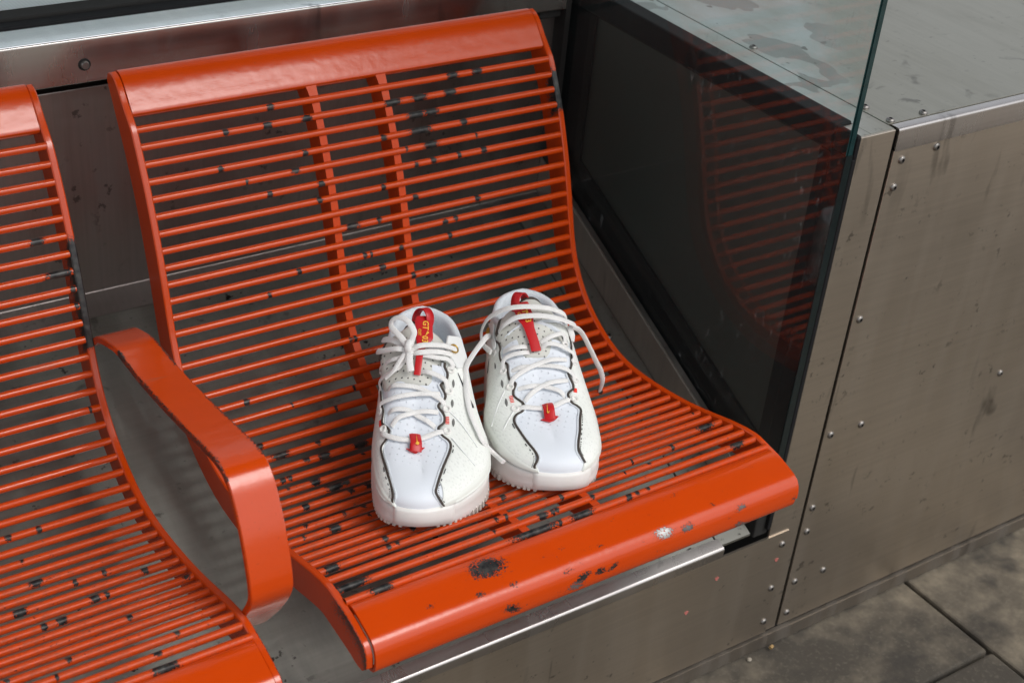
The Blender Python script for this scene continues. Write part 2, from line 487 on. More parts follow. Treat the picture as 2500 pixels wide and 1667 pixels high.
CHIPS_A = [[0, 0.1439, 0.0039], [0, 0.3666, 0.0068], [0, 0.3991, 0.0062], [1, 0.1817, 0.0061], [1, 0.1367, 0.0052], [1, 0.0899, 0.0032], [1, 0.2856, 0.0101], [1, 0.3194, 0.0096], [1, 0.3592, 0.0075], [2, 0.3111, 0.011], [2, 0.3306, 0.0089], [3, 0.3131, 0.014], [3, 0.3694, 0.0046], [4, 0.3231, 0.0089], [4, 0.1575, 0.0047], [3, 0.1719, 0.0034], [5, 0.184, 0.0041], [5, 0.1243, 0.0033], [5, 0.3899, 0.0039], [5, 0.3233, 0.0037], [5, 0.3015, 0.0029], [6, 0.2568, 0.0029], [7, 0.2945, 0.0041], [8, 0.374, 0.0034], [6, 0.1793, 0.0034], [8, 0.2139, 0.0077], [8, 0.2467, 0.0029], [9, 0.3288, 0.0038], [10, 0.3336, 0.0027], [11, 0.2444, 0.0043], [10, 0.27, 0.0029], [10, 0.1449, 0.0027], [11, 0.108, 0.0026], [10, 0.2244, 0.0025], [4, 0.1018, 0.0013], [3, 0.2667, 0.0036], [3, 0.0763, 0.0032], [21, 0.0641, 0.0092], [22, 0.0855, 0.004], [21, 0.1071, 0.0034], [22, 0.1484, 0.0083], [24, 0.0776, 0.0059], [25, 0.0894, 0.0092], [26, 0.0996, 0.0039], [25, 0.1034, 0.004], [29, 0.0528, 0.0062], [33, 0.013, 0.007], [35, 0.0135, 0.0173], [36, 0.0347, 0.011], [35, 0.2231, 0.0053], [36, 0.2018, 0.0263], [36, 0.2566, 0.0129], [35, 0.4713, 0.0095], [32, 0.4737, 0.0113], [32, 0.1877, 0.0053], [33, 0.0728, 0.0024], [32, 0.0786, 0.0031], [23, 0.0495, 0.0032], [26, 0.0488, 0.0038], [32, 0.1096, 0.0038], [26, 0.1189, 0.0033], [36, 0.3144, 0.0035], [36, 0.339, 0.0022], [35, 0.1675, 0.0019], [21, 0.1076, 0.0033], [22, 0.0853, 0.0038], [24, 0.0771, 0.0057], [23, 0.0576, 0.0025], [22, 0.1055, 0.0065], [23, 0.0482, 0.0019]]
CHIPS_B = [[25, -0.2144, 0.0066], [27, -0.24, 0.0063], [29, -0.2142, 0.0047], [28, -0.178, 0.0044], [27, -0.1245, 0.0034], [36, -0.1679, 0.0113], [35, -0.1673, 0.0041], [26, -0.1841, 0.0022], [29, -0.0985, 0.0035], [5, -0.1202, 0.0069], [7, -0.1058, 0.0131], [8, -0.0948, 0.003], [9, -0.0942, 0.002]]
RAIL_CHIPS = [[0.1388, -0.139, 0.0235, 0.0143], [0.1256, -0.1388, 0.0235, 0.0071], [0.1467, -0.1436, 0.0223, 0.0071], [0.1468, -0.1626, 0.0165, 0.0036], [0.1568, -0.1616, 0.0173, 0.0012], [0.1168, -0.1608, 0.0175, 0.0036], [0.1439, -0.1715, 0.0002, 0.0054], [0.215, -0.1711, -0.0028, 0.0054], [0.2224, -0.1716, 0.0035, 0.0071], [0.2438, -0.1717, 0.0032, 0.0042], [0.2583, -0.1719, 0.0025, 0.0036], [0.2213, -0.165, 0.0146, 0.003], [0.2092, -0.1664, 0.0135, 0.0036], [0.2482, -0.159, 0.018, 0.0033], [0.2449, -0.1639, 0.0155, 0.0024], [0.2976, -0.1667, 0.0132, 0.003], [0.2842, -0.1643, 0.0152, 0.0012], [0.3235, -0.1664, 0.0135, 0.0089], [0.3514, -0.1687, 0.0114, 0.0048], [0.3935, -0.1602, 0.0177, 0.003], [0.375, -0.1638, 0.0155, 0.0018], [0.4205, -0.1689, 0.0107, 0.0042], [0.4228, -0.1704, -0.0081, 0.0054], [0.5003, -0.171, -0.0032, 0.0048], [0.3948, -0.1651, 0.0145, 0.0018]]

for _L, _x0, _n in ((CHIPS_A, 0.0, 1), (CHIPS_B, SXB - SW, 1)):
    for _k in range(80):
        _i = int(rng.integers(17, 37)) if _k < 70 else int(rng.integers(0, 17))
        _L.append([_i, _x0 + float(np.clip(rng.normal(.5, .23), .02, .98)) * SW, float(rng.uniform(.0010, .0032))])
for _k in range(42):
    _t = float(rng.uniform(.0, 1))
    _y, _z = (RAIL_FRONT[4] * (1 - _t) + RAIL_FRONT[7] * _t) if _k % 3 == 0 else (RAIL_FRONT[8] * (1 - _t) + RAIL_FRONT[11] * _t)
    RAIL_CHIPS.append([float(rng.uniform(.03, SW - .02)), float(_y), float(_z), float(rng.uniform(.0018, .0036))])

def bar_mesh(i, x0, x1, chips):
    nx, ns = 221, 10
    xs = np.linspace(x0, x1, nx)
    y, z = PROF[i]
    th = 2 * np.pi * np.arange(ns) / ns
    V = np.zeros((nx, ns, 3)); V[..., 0] = xs[:, None]
    V[..., 1] = y + BR * np.cos(th)[None]; V[..., 2] = z + BR * np.sin(th)[None]
    wear = np.zeros((nx, ns))
    nang = math.atan2(NRM[i][1], NRM[i][0])
    for (ib, cx_, hl) in chips:
        if ib != i: continue
        k = np.clip(1.15 - .65 * np.abs(xs - cx_) / max(hl, .0016), 0, 1)
        tw = nang + rng.uniform(-1.0, .9) * (.8 if hl < .01 else .3)
        a = np.clip(.52 + .62 * np.cos(th - tw), 0, 1.0) if hl < .0062 else np.clip(.85 + .35 * np.cos(th - tw), 0, 1.0)
        wear = np.maximum(wear, k[:, None] * a[None])
    g = np.clip((i - 18) / 7, 0, 1)
    g = g * (1 - .25 * np.clip((i - 33) / 3, 0, 1)) + .10
    prof = np.clip(1.1 - np.abs((xs - x0) / (x1 - x0) - .5) * .7, .4, 1)
    grime = (g * prof)[:, None] * np.ones(ns)[None]
    return V.reshape(-1, 3), gridf(nx, ns, True), dict(wear=wear.ravel(), grime=grime.ravel())

def build_seat(x0, chips, label, edge_l, edge_r, rail_chips, armrest):
    x1 = x0 + SW
    r = thing('slatted_chair', (x0 + SW / 2, .12, TRAY(.12)), label, 'seat', 'orange metal seats of the bench')
    for (a, b, ew, sd) in ((x0 - PT, x0, edge_l, -1), (x1, x1 + PT, edge_r, 1)):
        V, F, at = plate_mesh(a, b, ew, sd)
        obj('side_plate', V, F, M['orange'], r, attrs=at, sharp=30)
    sheet(RAIL_TOP, x0 + .0005, x1 - .0005, 40, .003, 'top_rail', r)
    sheet(RAIL_FRONT, x0 + .0005, x1 - .0005, 260, .003, 'front_rail', r, rail_chips)
    for i in range(37):
        V, F, at = bar_mesh(i, x0 - .001, x1 + .001, chips)
        obj('bar', V, F, M['orange'], r, attrs=at)
    for rx in (.1973, .2812):
        O = np.vstack([[.2905 * K, .2580 * K], PROF + NRM * -.0004, [-.1085 * K, .0200 * K]])
        I = np.vstack([[.3130 * K, .2480 * K], PROF - NRM * .026, [-.1085 * K, -.004 * K]])
        O, I = resamp(O, 90), resamp(I, 90)
        n = len(O)
        fl = np.ones(n) * .0042
        fl[:4] = [.0065, .0056, .0050, .0045]
        V = np.vstack([np.c_[x0 + rx - fl, O], np.c_[x0 + rx + fl, O], np.c_[x0 + rx + .0042 + fl * 0, I], np.c_[x0 + rx - .0042 + fl * 0, I]])
        F = []
        for k in range(4):
            q = (k + 1) % 4
            for j in range(n - 1): F.append((k * n + j, k * n + j + 1, q * n + j + 1, q * n + j))
        F.append((0, n, 2 * n, 3 * n)); F.append((n - 1, 2 * n - 1, 3 * n - 1, 4 * n - 1))
        obj('rib', V, F, M['orange'], r, attrs=dict(grime=np.full(len(V), .2)), sharp=30)
        # foot under the rib, standing on the sloping tray
        ya, yb_ = .085, .150
        zt_ = -.036
        P = [(ya, zt_), (yb_, zt_ + .010), (yb_ + .012, TRAY(yb_ + .012) + .001), (ya - .004, TRAY(ya - .004) + .001)]
        MB().prism_x(P, x0 + rx - .0042, x0 + rx + .0042).obj('leg', M['orange'], r, smooth=False)
    if armrest:
        A = [(.262,.104),(.2408,.1200),(.2091,.1316),(.1900,.1365),(.1656,.1372),(.1244,.1385),(.0776,.1430),(.0330,.1490),(-.0095,.1553),(-.0380,.1585),(-.0560,.1555),(-.0690,.1455),(-.0785,.1315),(-.0891,.1120),(-.0982,.0889),(-.1050,.0660),(-.1055,.0500),(-.0975,.0320),(-.0811,.0061),(-.0660,-.0140),(-.0531,-.0310)]
        P = crom2(A, 120)
        T = norm(np.gradient(P, axis=0)); N = np.c_[-T[:, 1], T[:, 0]]
        th = .0072
        xa, xb = x1 + PT, x1 + PT + .040
        secs = [(xa, .0), (xa, th), (xa + .001, th + .0), (xb - .001, th), (xb, th - .001), (xb, .001), (xb - .001, 0), (xa + .001, 0)]
        # outer surface = P, thickness goes inward
        n = len(P)
        nx = 22
        top = [(x, 0.0) for x in np.linspace(xa + .001, xb - .001, nx)]
        bot = [(x, th) for x in np.linspace(xb - .001, xa + .001, nx)]
        loop = [(xa, .001)] + top + [(xb, .001), (xb, th - .001)] + bot + [(xa, th - .001)]
        V, Wr = [], []
        for i in range(n):
            for (x, dd) in loop:
                y, z = P[i] + N[i] * dd * INW
                V.append((x, y, z))
                ed = max(0, 1 - abs(x - xb) / .006); el = max(0, 1 - abs(x - xa) / .005)
                t = i / n
                wv = ed * (.75 if .12 < t < .24 else .70 if .30 < t < .48 else .25) + el * (.62 if .18 < t < .52 else .30)
                if t < .20 and t > .16: wv = max(wv, el * .9)
                Wr.append(min(1, wv))
        m = len(loop)
        F = gridf(n, m, True); F.append(tuple(range(m))[::-1]); F.append(tuple((n - 1) * m + j for j in range(m)))
        obj('armrest', V, F, M['orange'], r, attrs=dict(wear=Wr, grime=np.full(len(V), .08)), sharp=40)
    return r
INW = 1.0

def band(a, b, hi):
    """wear on the plate edge between the heights z=a and z=b"""
    def f(O):
        z = O[:, 1]
        back = (O[:, 0] > .15)
        k = np.clip((z - a) / .01, 0, 1) * np.clip((b - z) / .01, 0, 1) * back
        return k * hi + .06
    return f
build_seat(0.0, CHIPS_A, 'orange slatted metal seat with the white sneakers standing on it', band(.9, 1, 0), band(.232, .284, .85), RAIL_CHIPS, False)
build_seat(SXB - SW, CHIPS_B, 'orange slatted metal seat with a flat armrest, left of the sneakers', band(.9, 1, 0), band(.098, .214, .85), [], True)

# ================================================================== bench base (sloping tray and apron)
XG = .605        # outer face of the glass side screen
YA = -.0471      # front plane of apron and cabinet
XL0 = -1.55
base = thing('steel_bench', (-.4, .2, -.392), 'stainless steel bench with sloping tray and riveted front apron under the orange seats', 'bench')
YB = .4466
def tray_poly(x0, x1, name, y0=YA + .012):
    th = .003
    P = [(y0, TRAY(y0)), (YB - .006, TRAY(YB - .006)), (YB - .006, TRAY(YB - .006) - th), (y0, TRAY(y0) - th)]
    return MB().prism_x(P, x0, x1).obj(name, M['tray'], base, smooth=False)
tray_poly(XL0, .5420, 'tray_panel')
tray_poly(.5446, .5925, 'tray_panel', YA + .004)
# rolled front edge running into the apron
zt0 = TRAY(YA + .012)
arc = [(YA + .012, zt0)]
for k in range(9):
    t = math.radians(24.7 + 90 - (k / 8) * 114.7)      # from the tray normal round to the apron normal
    arc.append((YA + .010 - .0100 * math.cos(math.radians(114.7) - (math.radians(114.7) * k / 8)) * 0, 0))
rad = .0050
cyr, czr = YA + rad, None   # roll centre
# centre of the roll so that it is tangent to the tray plane and the apron plane
ang = math.atan(.4593)
czr = TRAY(cyr) - rad / math.cos(ang)
roll = []
for k in range(11):
    a = math.pi / 2 + ang + (math.pi / 2 - ang) * k / 10
    roll.append((cyr + rad * math.cos(a), czr + rad * math.sin(a)))
roll = [(a - .0015, b) for a, b in roll]
P = [(YA + .0125, TRAY(YA + .0125) + .0002)] + roll + [(YA - .0015, -.1989), (YA + .003, -.1989), (YA + .003, czr), (cyr, czr + rad - .003), (YA + .0125, TRAY(YA + .0125) - .0035)]
MB().prism_x(P, XL0, .5480).obj('edge_roll', M['railm'], base, sharp=30)
MB().box((XL0, YA - .0015, -.3665), (.6550, YA + .0015, -.1990)).obj('apron_panel', M['cab'], base, smooth=False)
# kick plate against the glass and the channel that holds the pane
kp = [(YA + .030, TRAY(YA + .030)), (YB, TRAY(YB)), (YB, TRAY(YB) + .0500), (YA + .030, TRAY(YA + .030) + .0500)]
MB().prism_x(kp, .5930, .5950).obj('kick_plate', M['kick'], base, smooth=False)
kp2 = [(YA + .030, TRAY(YA + .030) + .0465), (YB, TRAY(YB) + .0465), (YB, TRAY(YB) + .0515), (YA + .030, TRAY(YA + .030) + .0515)]
MB().prism_x(kp2, .5952, .6030).obj('glazing_channel', M['steel'], base, smooth=False)
MB().box((XL0, YA + .004, -.392), (.66, YA + .02, -.3670)).obj('plinth', M['dull'], base, smooth=False)
MB().box((XL0, YA - .004, -.392), (.66, YA + .003, -.3715)).obj('plinth_strip', M['strip'], base, smooth=False)

def screw(par, pos, axis, r=.0048):
    """button-head socket screw: dome, recess"""
    ax = Vector(axis).normalized()
    q = ax.to_track_quat('Z', 'Y').to_matrix()
    ns = 16
    rings = [(1.0, 0.0), (.98, .18), (.82, .42), (.58, .55), (.42, .56), (.38, .22), (0.02, .20)]
    V = []
    for rr, h in rings:
        for j in range(ns):
            t = 2 * math.pi * j / ns
            hexk = 1.0 if rr > .5 else (1 - .10 * (1 - abs(math.cos(3 * t))))
            V.append(Vector(pos) + q @ Vector((r * rr * hexk * math.cos(t), r * rr * hexk * math.sin(t), r * h)))
    F = gridf(len(rings), ns, True); F.append(tuple((len(rings) - 1) * ns + j for j in range(ns)))
    mi = [0] * (len(rings) - 1) * ns + [1]
    for k in range(4 * ns, len(mi)): mi[k] = 1
    return obj('screw', V, F, None, par, mats=[M['screw'], M['dull']], fmat=mi, sharp=60)
for x, z in ((.6474, -.2185), (.6463, -.2892), (.6470, -.3456)): screw(base, (x, YA - .0014, z), (0, -1, 0))
nz = Vector((0, -math.sin(ang), math.cos(ang)))
screw(base, (.5730, -.0180, TRAY(-.0180) + .0002), nz, .0070)
screw(base, (.5680, .2330, TRAY(.2330) + .0002), nz, .0060)

for x, z in ((.6440, -.2420), (.5450, -.2310), (.5050, -.2680)):
    MB().add([(x + .0028 * math.cos(a) * (1 + .3 * math.sin(3 * a)), YA - .0016 - .0004 * (k == 1), z + .0028 * math.sin(a)) for k in (0, 1) for a in np.linspace(0, 2 * math.pi, 13)[:12]],
             [tuple(range(12)), tuple(range(12, 24))] + [(i, (i + 1) % 12, 12 + (i + 1) % 12, 12 + i) for i in range(12)]).obj('paint_spot', M['pinkp'], base, smooth=False)

# ================================================================== back wall of the shelter
wall = thing('back_wall', (-.4, .45, -.1), 'stainless steel back wall with a bolted rail below the frosted window', 'wall')
# lower panel, bent at the foot and at the top
def rnd(pts, r, n=6):
    P = [np.array(p, float) for p in pts]; out = [P[0]]
    for a, b, c in zip(P[:-2], P[1:-1], P[2:]):
        u, v = norm(a - b), norm(c - b)
        for k in range(n + 1):
            t = k / n
            out.append((1 - t) ** 2 * (b + u * r) + 2 * t * (1 - t) * b + t * t * (b + v * r))
    out.append(P[-1]); return np.array(out)
pp = rnd([(YB - .03, TRAY(YB - .03) + .0015), (YB, TRAY(YB) + .0015), (YB, .2875), (YB + .035, .2885)], .0018)
back_ = pp[::-1] + np.array([.002, -.002])
MB().prism_x([tuple(p) for p in pp] + [tuple(p) for p in back_], XL0, .5925).obj('lower_panel', M['backp'], wall, sharp=30)
MB().box((XL0, YB + .012, .2800), (.592, YB + .05, .3040)).obj('shadow_gap', M['dull'], wall, smooth=False)
YR = .4286
rp = rnd([(YR + .030, .3000), (YR, .3000), (YR, .3484), (YR + .010, .3484)], .0026, 5)
MB().box((XL0, YR + .0016, .3400), (.592, .4745, .3492)).obj('sill', M['sill'], wall, smooth=False, bevel=.001)
MB().prism_x([tuple(p) for p in rp], XL0, .5920).obj('rail', M['railm'], wall, sharp=25)
MB().box((.5921, YR + .001, .3005), (.5950, .4745, .3488)).obj('rail_end', M['steel'], wall, smooth=False)
for bx in (-.0135, -.66, .50 + .6):
    if bx > .55: continue
    # recessed hex bolt
    V, F = [], []
    ns = 18
    for rr, h in ((.0066, .0002), (.0064, .0010), (.0046, .0006), (.0042, .0036), (.0036, .0042), (.0006, .0042)):
        for j in range(ns):
            t = 2 * math.pi * j / ns
            V.append((bx + rr * math.cos(t), YR - h, .3205 + rr * math.sin(t)))
    F = gridf(6, ns, True); F.append(tuple(5 * ns + j for j in range(ns)))
    obj('bolt', V, F, None, wall, mats=[M['dull'], M['screw']], fmat=[0] * (2 * ns) + [1] * (3 * ns + 1), sharp=40)
MB().box((XL0, .4747, .3300), (.592, .4905, .3515)).obj('gasket', M['rubber'], wall, smooth=False, bevel=.0015)
MB().box((XL0, .4907, .3300), (.592, .5145, .3545)).obj('gasket', M['dull'], wall, smooth=False, bevel=.0015)
MB().box((XL0, .5150, .3460), (.592, .5190, 1.92)).obj('window_pane', M['pane'], wall, smooth=False)
MB().box((XL0, .5131, .3549), (.592, .5148, .3790)).obj('frosted_film', M['frost'], wall, smooth=False)
# dark seal and block in the corner between the wall and the side screen
MB().box((.5955, .4290, -.02), (.6030, .4600, 1.92)).obj('corner_seal', M['dull'], wall, smooth=False)
MB().box((.5600, .4340, .2890), (.5920, .4460, .2995)).obj('corner_block', M['dull'], wall, smooth=False, bevel=.002)

# ================================================================== glass side screen
gs = thing('glass_screen', (XG + .005, .2, TRAY(.2)), 'upright glass side screen with green edge and black seal, right of the seat', 'glass screen')
gz = 1.92
gp = [(YA + .0005, TRAY(YA + .02) + .040), (YA + .0005, gz), (.455, gz), (.455, TRAY(.455) + .030), (.03, TRAY(.03) + .030)]
V = [(XG, y, z) for y, z in gp] + [(XG + .010, y, z) for y, z in gp]
n = len(gp)
F = [tuple(range(n)), tuple(range(n, 2 * n))] + [(i, (i + 1) % n, n + (i + 1) % n, n + i) for i in range(n)]
obj('pane', V, F, None, gs, smooth=False, mats=[M['pane'], M['edge']], fmat=[0, 0] + [1] * n)
MB().box((XG + .0022, YA - .0006, .3100), (XG + .0078, YA + .0003, gz)).obj('pane_edge', M['edge'], gs, smooth=False)
MB().box((XG + .0002, YA - .0007, TRAY(YA + .02) + .042), (XG + .0098, YA + .0003, .3098)).obj('pane_edge', M['edge2'], gs, smooth=False)
# seal between pane and cabinet post
MB().box((XG + .0102, YA - .0012, -.185), (.6212, YA + .030, .3040)).obj('seal', M['rubber'], gs, smooth=False, bevel=.0015)
MB().box((XG + .0104, YA - .0018, .3030), (.6225, YA + .0308, .3305)).obj('seal', M['rubber'], gs, smooth=False, bevel=.004)
MB().box((XG - .006, YA + .004, -.195), (.6215, YA + .030, TRAY(YA + .02) + .043)).obj('seal', M['dull'], gs, smooth=False, bevel=.002)

rf = thing('shelter_roof', (0, 0, 1.93), 'flat grey shelter roof carried by the glass above the bench', 'roof')
MB().box((-1.7, -.70, 1.93), (2.4, .52, 1.99)).obj('roof_panel', M['roof'], rf, smooth=False, bevel=.01)

# ================================================================== cabinet on the right
cb = thing('metal_cabinet', (1.3, .3, -.392), 'tall riveted stainless steel cabinet at the right end of the bench', 'cabinet')
ZT = .3272
# frame behind the glass: stepped black gasket round a dark inner panel
XF = XG + .0105
MB().box((XF, YA + .0310, .3020), (XF + .024, .50, .3302)).obj('frame_strip', M['rubber'], cb, smooth=False, bevel=.002)
MB().box((XF + .004, YA + .0310, .2985), (XF + .020, .50, .3018)).obj('frame_strip', M['dull'], cb, smooth=False)
fb = [(YA + .031, TRAY(YA + .031) + .02), (.50, TRAY(.50) + .02), (.50, TRAY(.50) + .088), (YA + .031, TRAY(YA + .031) + .088)]
MB().prism_x(fb, XF + .002, XF + .006).obj('frame_strip', M['rubber'], cb, smooth=False)
MB().box((XF + .001, YA + .0305, -.19), (XF + .005, YA + .0460, .2990)).obj('frame_strip', M['rubber'], cb, smooth=False)
MB().box((XF + .002, .395, -.05), (XF + .0055, .50, .2990)).obj('frame_strip', M['rubber'], cb, smooth=False)
MB().box((XF + .0065, YA + .02, -.20), (XF + .009, .52, .2995)).obj('side_panel', M['dark'], cb, smooth=False)
# corner post, body, panels
MB().box((.6225, YA, -.3665), (.6730, YA + .003, ZT)).obj('post_face', M['cab'], cb, smooth=False, bevel=.0008)
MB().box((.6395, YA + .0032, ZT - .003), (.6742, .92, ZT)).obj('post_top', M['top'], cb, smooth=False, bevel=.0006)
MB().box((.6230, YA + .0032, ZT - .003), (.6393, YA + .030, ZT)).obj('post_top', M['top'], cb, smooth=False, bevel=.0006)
MB().box((.6400, YA + .0060, -.39), (2.20, .90, ZT - .0035)).obj('body', M['dull'], cb, smooth=False)
MB().box((.6775, YA - .0005, -.3665), (2.20, YA + .003, .3022)).obj('front_panel', M['cab'], cb, smooth=False, bevel=.0006)
tp = rnd([(YA - .002, .3022), (YA - .002, ZT + .0012), (YA + .0125, ZT + .0012), (YA + .0125, ZT - .002)], .004, 5)
MB().prism_x([tuple(p) for p in tp], .6765, 2.20).obj('corner_trim', M['railm'], cb, sharp=30)
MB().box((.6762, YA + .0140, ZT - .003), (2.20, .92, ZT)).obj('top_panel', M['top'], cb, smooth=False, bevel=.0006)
MB().box((.66, YA + .004, -.392), (2.20, YA + .02, -.3670)).obj('plinth', M['dull'], cb, smooth=False)
MB().box((.6602, YA - .004, -.392), (2.20, YA + .003, -.3720)).obj('plinth_strip', M['strip'], cb, smooth=False)
for x, z in ((.7444,.2949),(.6926,.2895),(.6904,.2576),(.6890,.0924),(.6885,-.0678),(.7396,-.0693),(.9916,-.0706),(.6885,-.1779),(.6890,-.2154),(.7394,-.2989),(.6895,-.2973),(.6885,-.349)):
    screw(cb, (x, YA - .0004, z), (0, -1, 0))
for x, y in ((.6850,-.0270),(.7351,-.0270),(.6845,.0097),(.6845,.1886)):
    screw(cb, (x, y, ZT + .0001), (0, 0, 1))

# ================================================================== pavement
pv = tag(MB().add([(-60,-60,-.405),(60,-60,-.405),(60,60,-.405),(-60,60,-.405)], [(0,1,2,3)]).obj('pavement', M['soil'], smooth=False), 'dirty grey-brown stone pavement in front of the bench', kind='structure')
GZ = -.392
cols = [(.922 - .60 * k, .922 - .60 * (k - 1)) for k in range(5, -3, -1)]
for ci, (xa, xb) in enumerate(cols):
    start = -.202 if abs(xb - .922) < .01 else -.202 + .31 * ((ci * 37) % 3 - 1) * .8 - (.14 if xa > .9 else 0)
    if abs(xa - .922) < .01: start = -.56
    edges = [.30]
    y = start
    while y > .25: y -= .62
    while y > -1.2:
        if y < .2: edges.append(y)
        y -= .62
    for y1, y0 in zip(edges[:-1], edges[1:]):
        g = .0030
        dz = float(rng.uniform(-.0015, .0015))
        MB().box((xa + g, y0 + g, GZ - .03), (xb - g, y1 - g, GZ + dz - .001)).obj('slab', M['slab'], pv, smooth=False, bevel=.004)
far = MB()
for a, b in (((-40,-40),(-2.1,40)), ((2.1,-40),(40,-.06)), ((-2.1,-40),(2.1,-1.45))):
    far.box((a[0], a[1], GZ - .02), (b[0], b[1], GZ - .003))
far.obj('outer_paving', M['plaza'], pv, smooth=False)

lt = np.array([[.6600, -.0590, GZ + .0035], [.6710, -.0555, GZ + .0035]])
V, F = sweep(np.linspace(lt[0], lt[1] * .45 + lt[0] * .55, 6), np.tile([0, 0, 1.0], (6, 1)), .0024, .0024, 10)
tag(obj('cigarette_butt', V, F, M['butt']), 'tiny yellow-brown cigarette butt on the dark paving below the apron', 'litter')
V = []
for k, (rr, hh) in enumerate(((.0026, 0), (.0032, .0012), (.0022, .0026), (.0004, .0030))):
    for j in range(9):
        a = 2 * math.pi * j / 9
        V.append((.6250 + rr * (1 + .2 * math.sin(2 * a + 1)) * math.cos(a), -.0590 + rr * math.sin(a), GZ - .0012 + hh))
tag(obj('pebble', V, gridf(4, 9, True) + [tuple(27 + j for j in range(9)), tuple(range(9))[::-1]], M['peb']), 'small pale pebble on the paving beside the cigarette butt', 'pebble')

# ================================================================== sneakers
L=.272
LATR=[(.06,.0615),(.08,.0635),(.1,.0615),(.13,.055),(.16,.0505),(.2,.0455),(.235,.0395),(.255,.031),(.267,.016),(.272,0)]
LATS=[[(0,-.004),(.0045,.012),(.0135,.029),(.0275,.043),(.0435,.0545)]+LATR,[(0,0),(.002,.017),(.008,.032),(.02,.0455),(.04,.0565)]+LATR]
KIND=0
CC=[-.009,.008]
MEDR=[(.06,.0485),(.08,.0495),(.1,.049),(.13,.0465),(.16,.044),(.2,.041),(.235,.0365),(.255,.029),(.267,.015),(.272,0)]
MEDS=[[(0,.004),(.0015,.020),(.008,.0325),(.02,.0415),(.04,.0465)]+MEDR,[(0,0),(.003,.018),(.0125,.031),(.026,.041),(.042,.0465)]+MEDR]
def crom(pts,n):
    P=np.array(pts,float);P=np.vstack([2*P[0]-P[1],P,2*P[-1]-P[-2]])
    out=[]
    m=len(P)-3
    for t in np.linspace(0,m-1e-9,n):
        i=int(t);f=t-i;a,b,c,d=P[i:i+4]
        out.append(.5*((2*b)+(-a+c)*f+(2*a-5*b+4*c-d)*f*f+(-a+3*b-3*c+d)*f**3))
    return np.array(out)
def resample(P,n):
    d=np.r_[0,np.cumsum(np.linalg.norm(np.diff(P,axis=0),axis=1))]
    t=np.linspace(0,d[-1],n);return np.c_[tuple(np.interp(t,d,P[:,k]) for k in range(P.shape[1]))]
def outline(n=120):
    LAT,MED=LATS[KIND],MEDS[KIND]
    lat=crom([(u,-v) for u,v in MED[::-1]][:-1]+LAT,2400)
    half=resample(lat,2*n)
    return half  # starts heel centre -> medial -> toe -> lateral -> heel centre
HR=[(0,.034),(.02,.044),(.04,.0495),(.06,.053),(.08,.058),(.1,.066),(.12,.077),(.14,.089),(.16,.101),(.18,.111),(.2,.118),(.272,.118)]
def H(s): return np.interp(s,[a for a,_ in HR],[b for _,b in HR])
def foot(u): return .011*np.clip(1-u/.06,0,1)**2     # toe spring
def wf(u,v):
    t=np.clip(u/L,0,1)
    b=np.interp(u,[0,.03,.06,.1,.16,.22,.272],[.0315,.029,.028,.029,.031,.036,.04])
    return b
def spine(u): return .04+(u/L)*(.24-.04)
PO,QO=.75,.80
def P(o,a):
    """o: outline points (n,2), a: angles (n,) -> 3D local (u,v,w)"""
    u,v=o[:,0],o[:,1]
    s=spine(u); g=np.cos(a)**PO; h=np.sin(a)**QO
    c=CC[KIND]*np.interp(s,[0,.04,.08,.17,.24],[.4,.4,1,1,.3])
    uu=s+(u-s)*g; vv=c+(v-c)*g
    w0=wf(u,v); ww=w0+(H(s)-w0)*h
    return np.c_[uu,vv,ww]
def grid(a0=0,a1=np.pi/2,n=120,m=24):
    o=outline(n); return np.array([P(o,np.full(len(o),a)) for a in np.linspace(a0,a1,m)])
class Frame:
    def __init__(s,o,yaw,pitch,mir=1,roll=0):
        yaw,pitch=np.radians(yaw),np.radians(pitch)
        d=np.array([np.sin(yaw),np.cos(yaw),0]);v=np.array([np.cos(yaw),-np.sin(yaw),0]);up=np.array([0,0,1.])
        s.d=d*np.cos(pitch)+up*np.sin(pitch);s.w=np.cross(v,s.d);s.v=v;s.o=np.array(o);s.m=mir
    def __call__(s,X):
        X=np.asarray(X,float);return s.o+X[...,0:1]*s.d+X[...,1:2]*s.v*s.m+X[...,2:3]*s.w

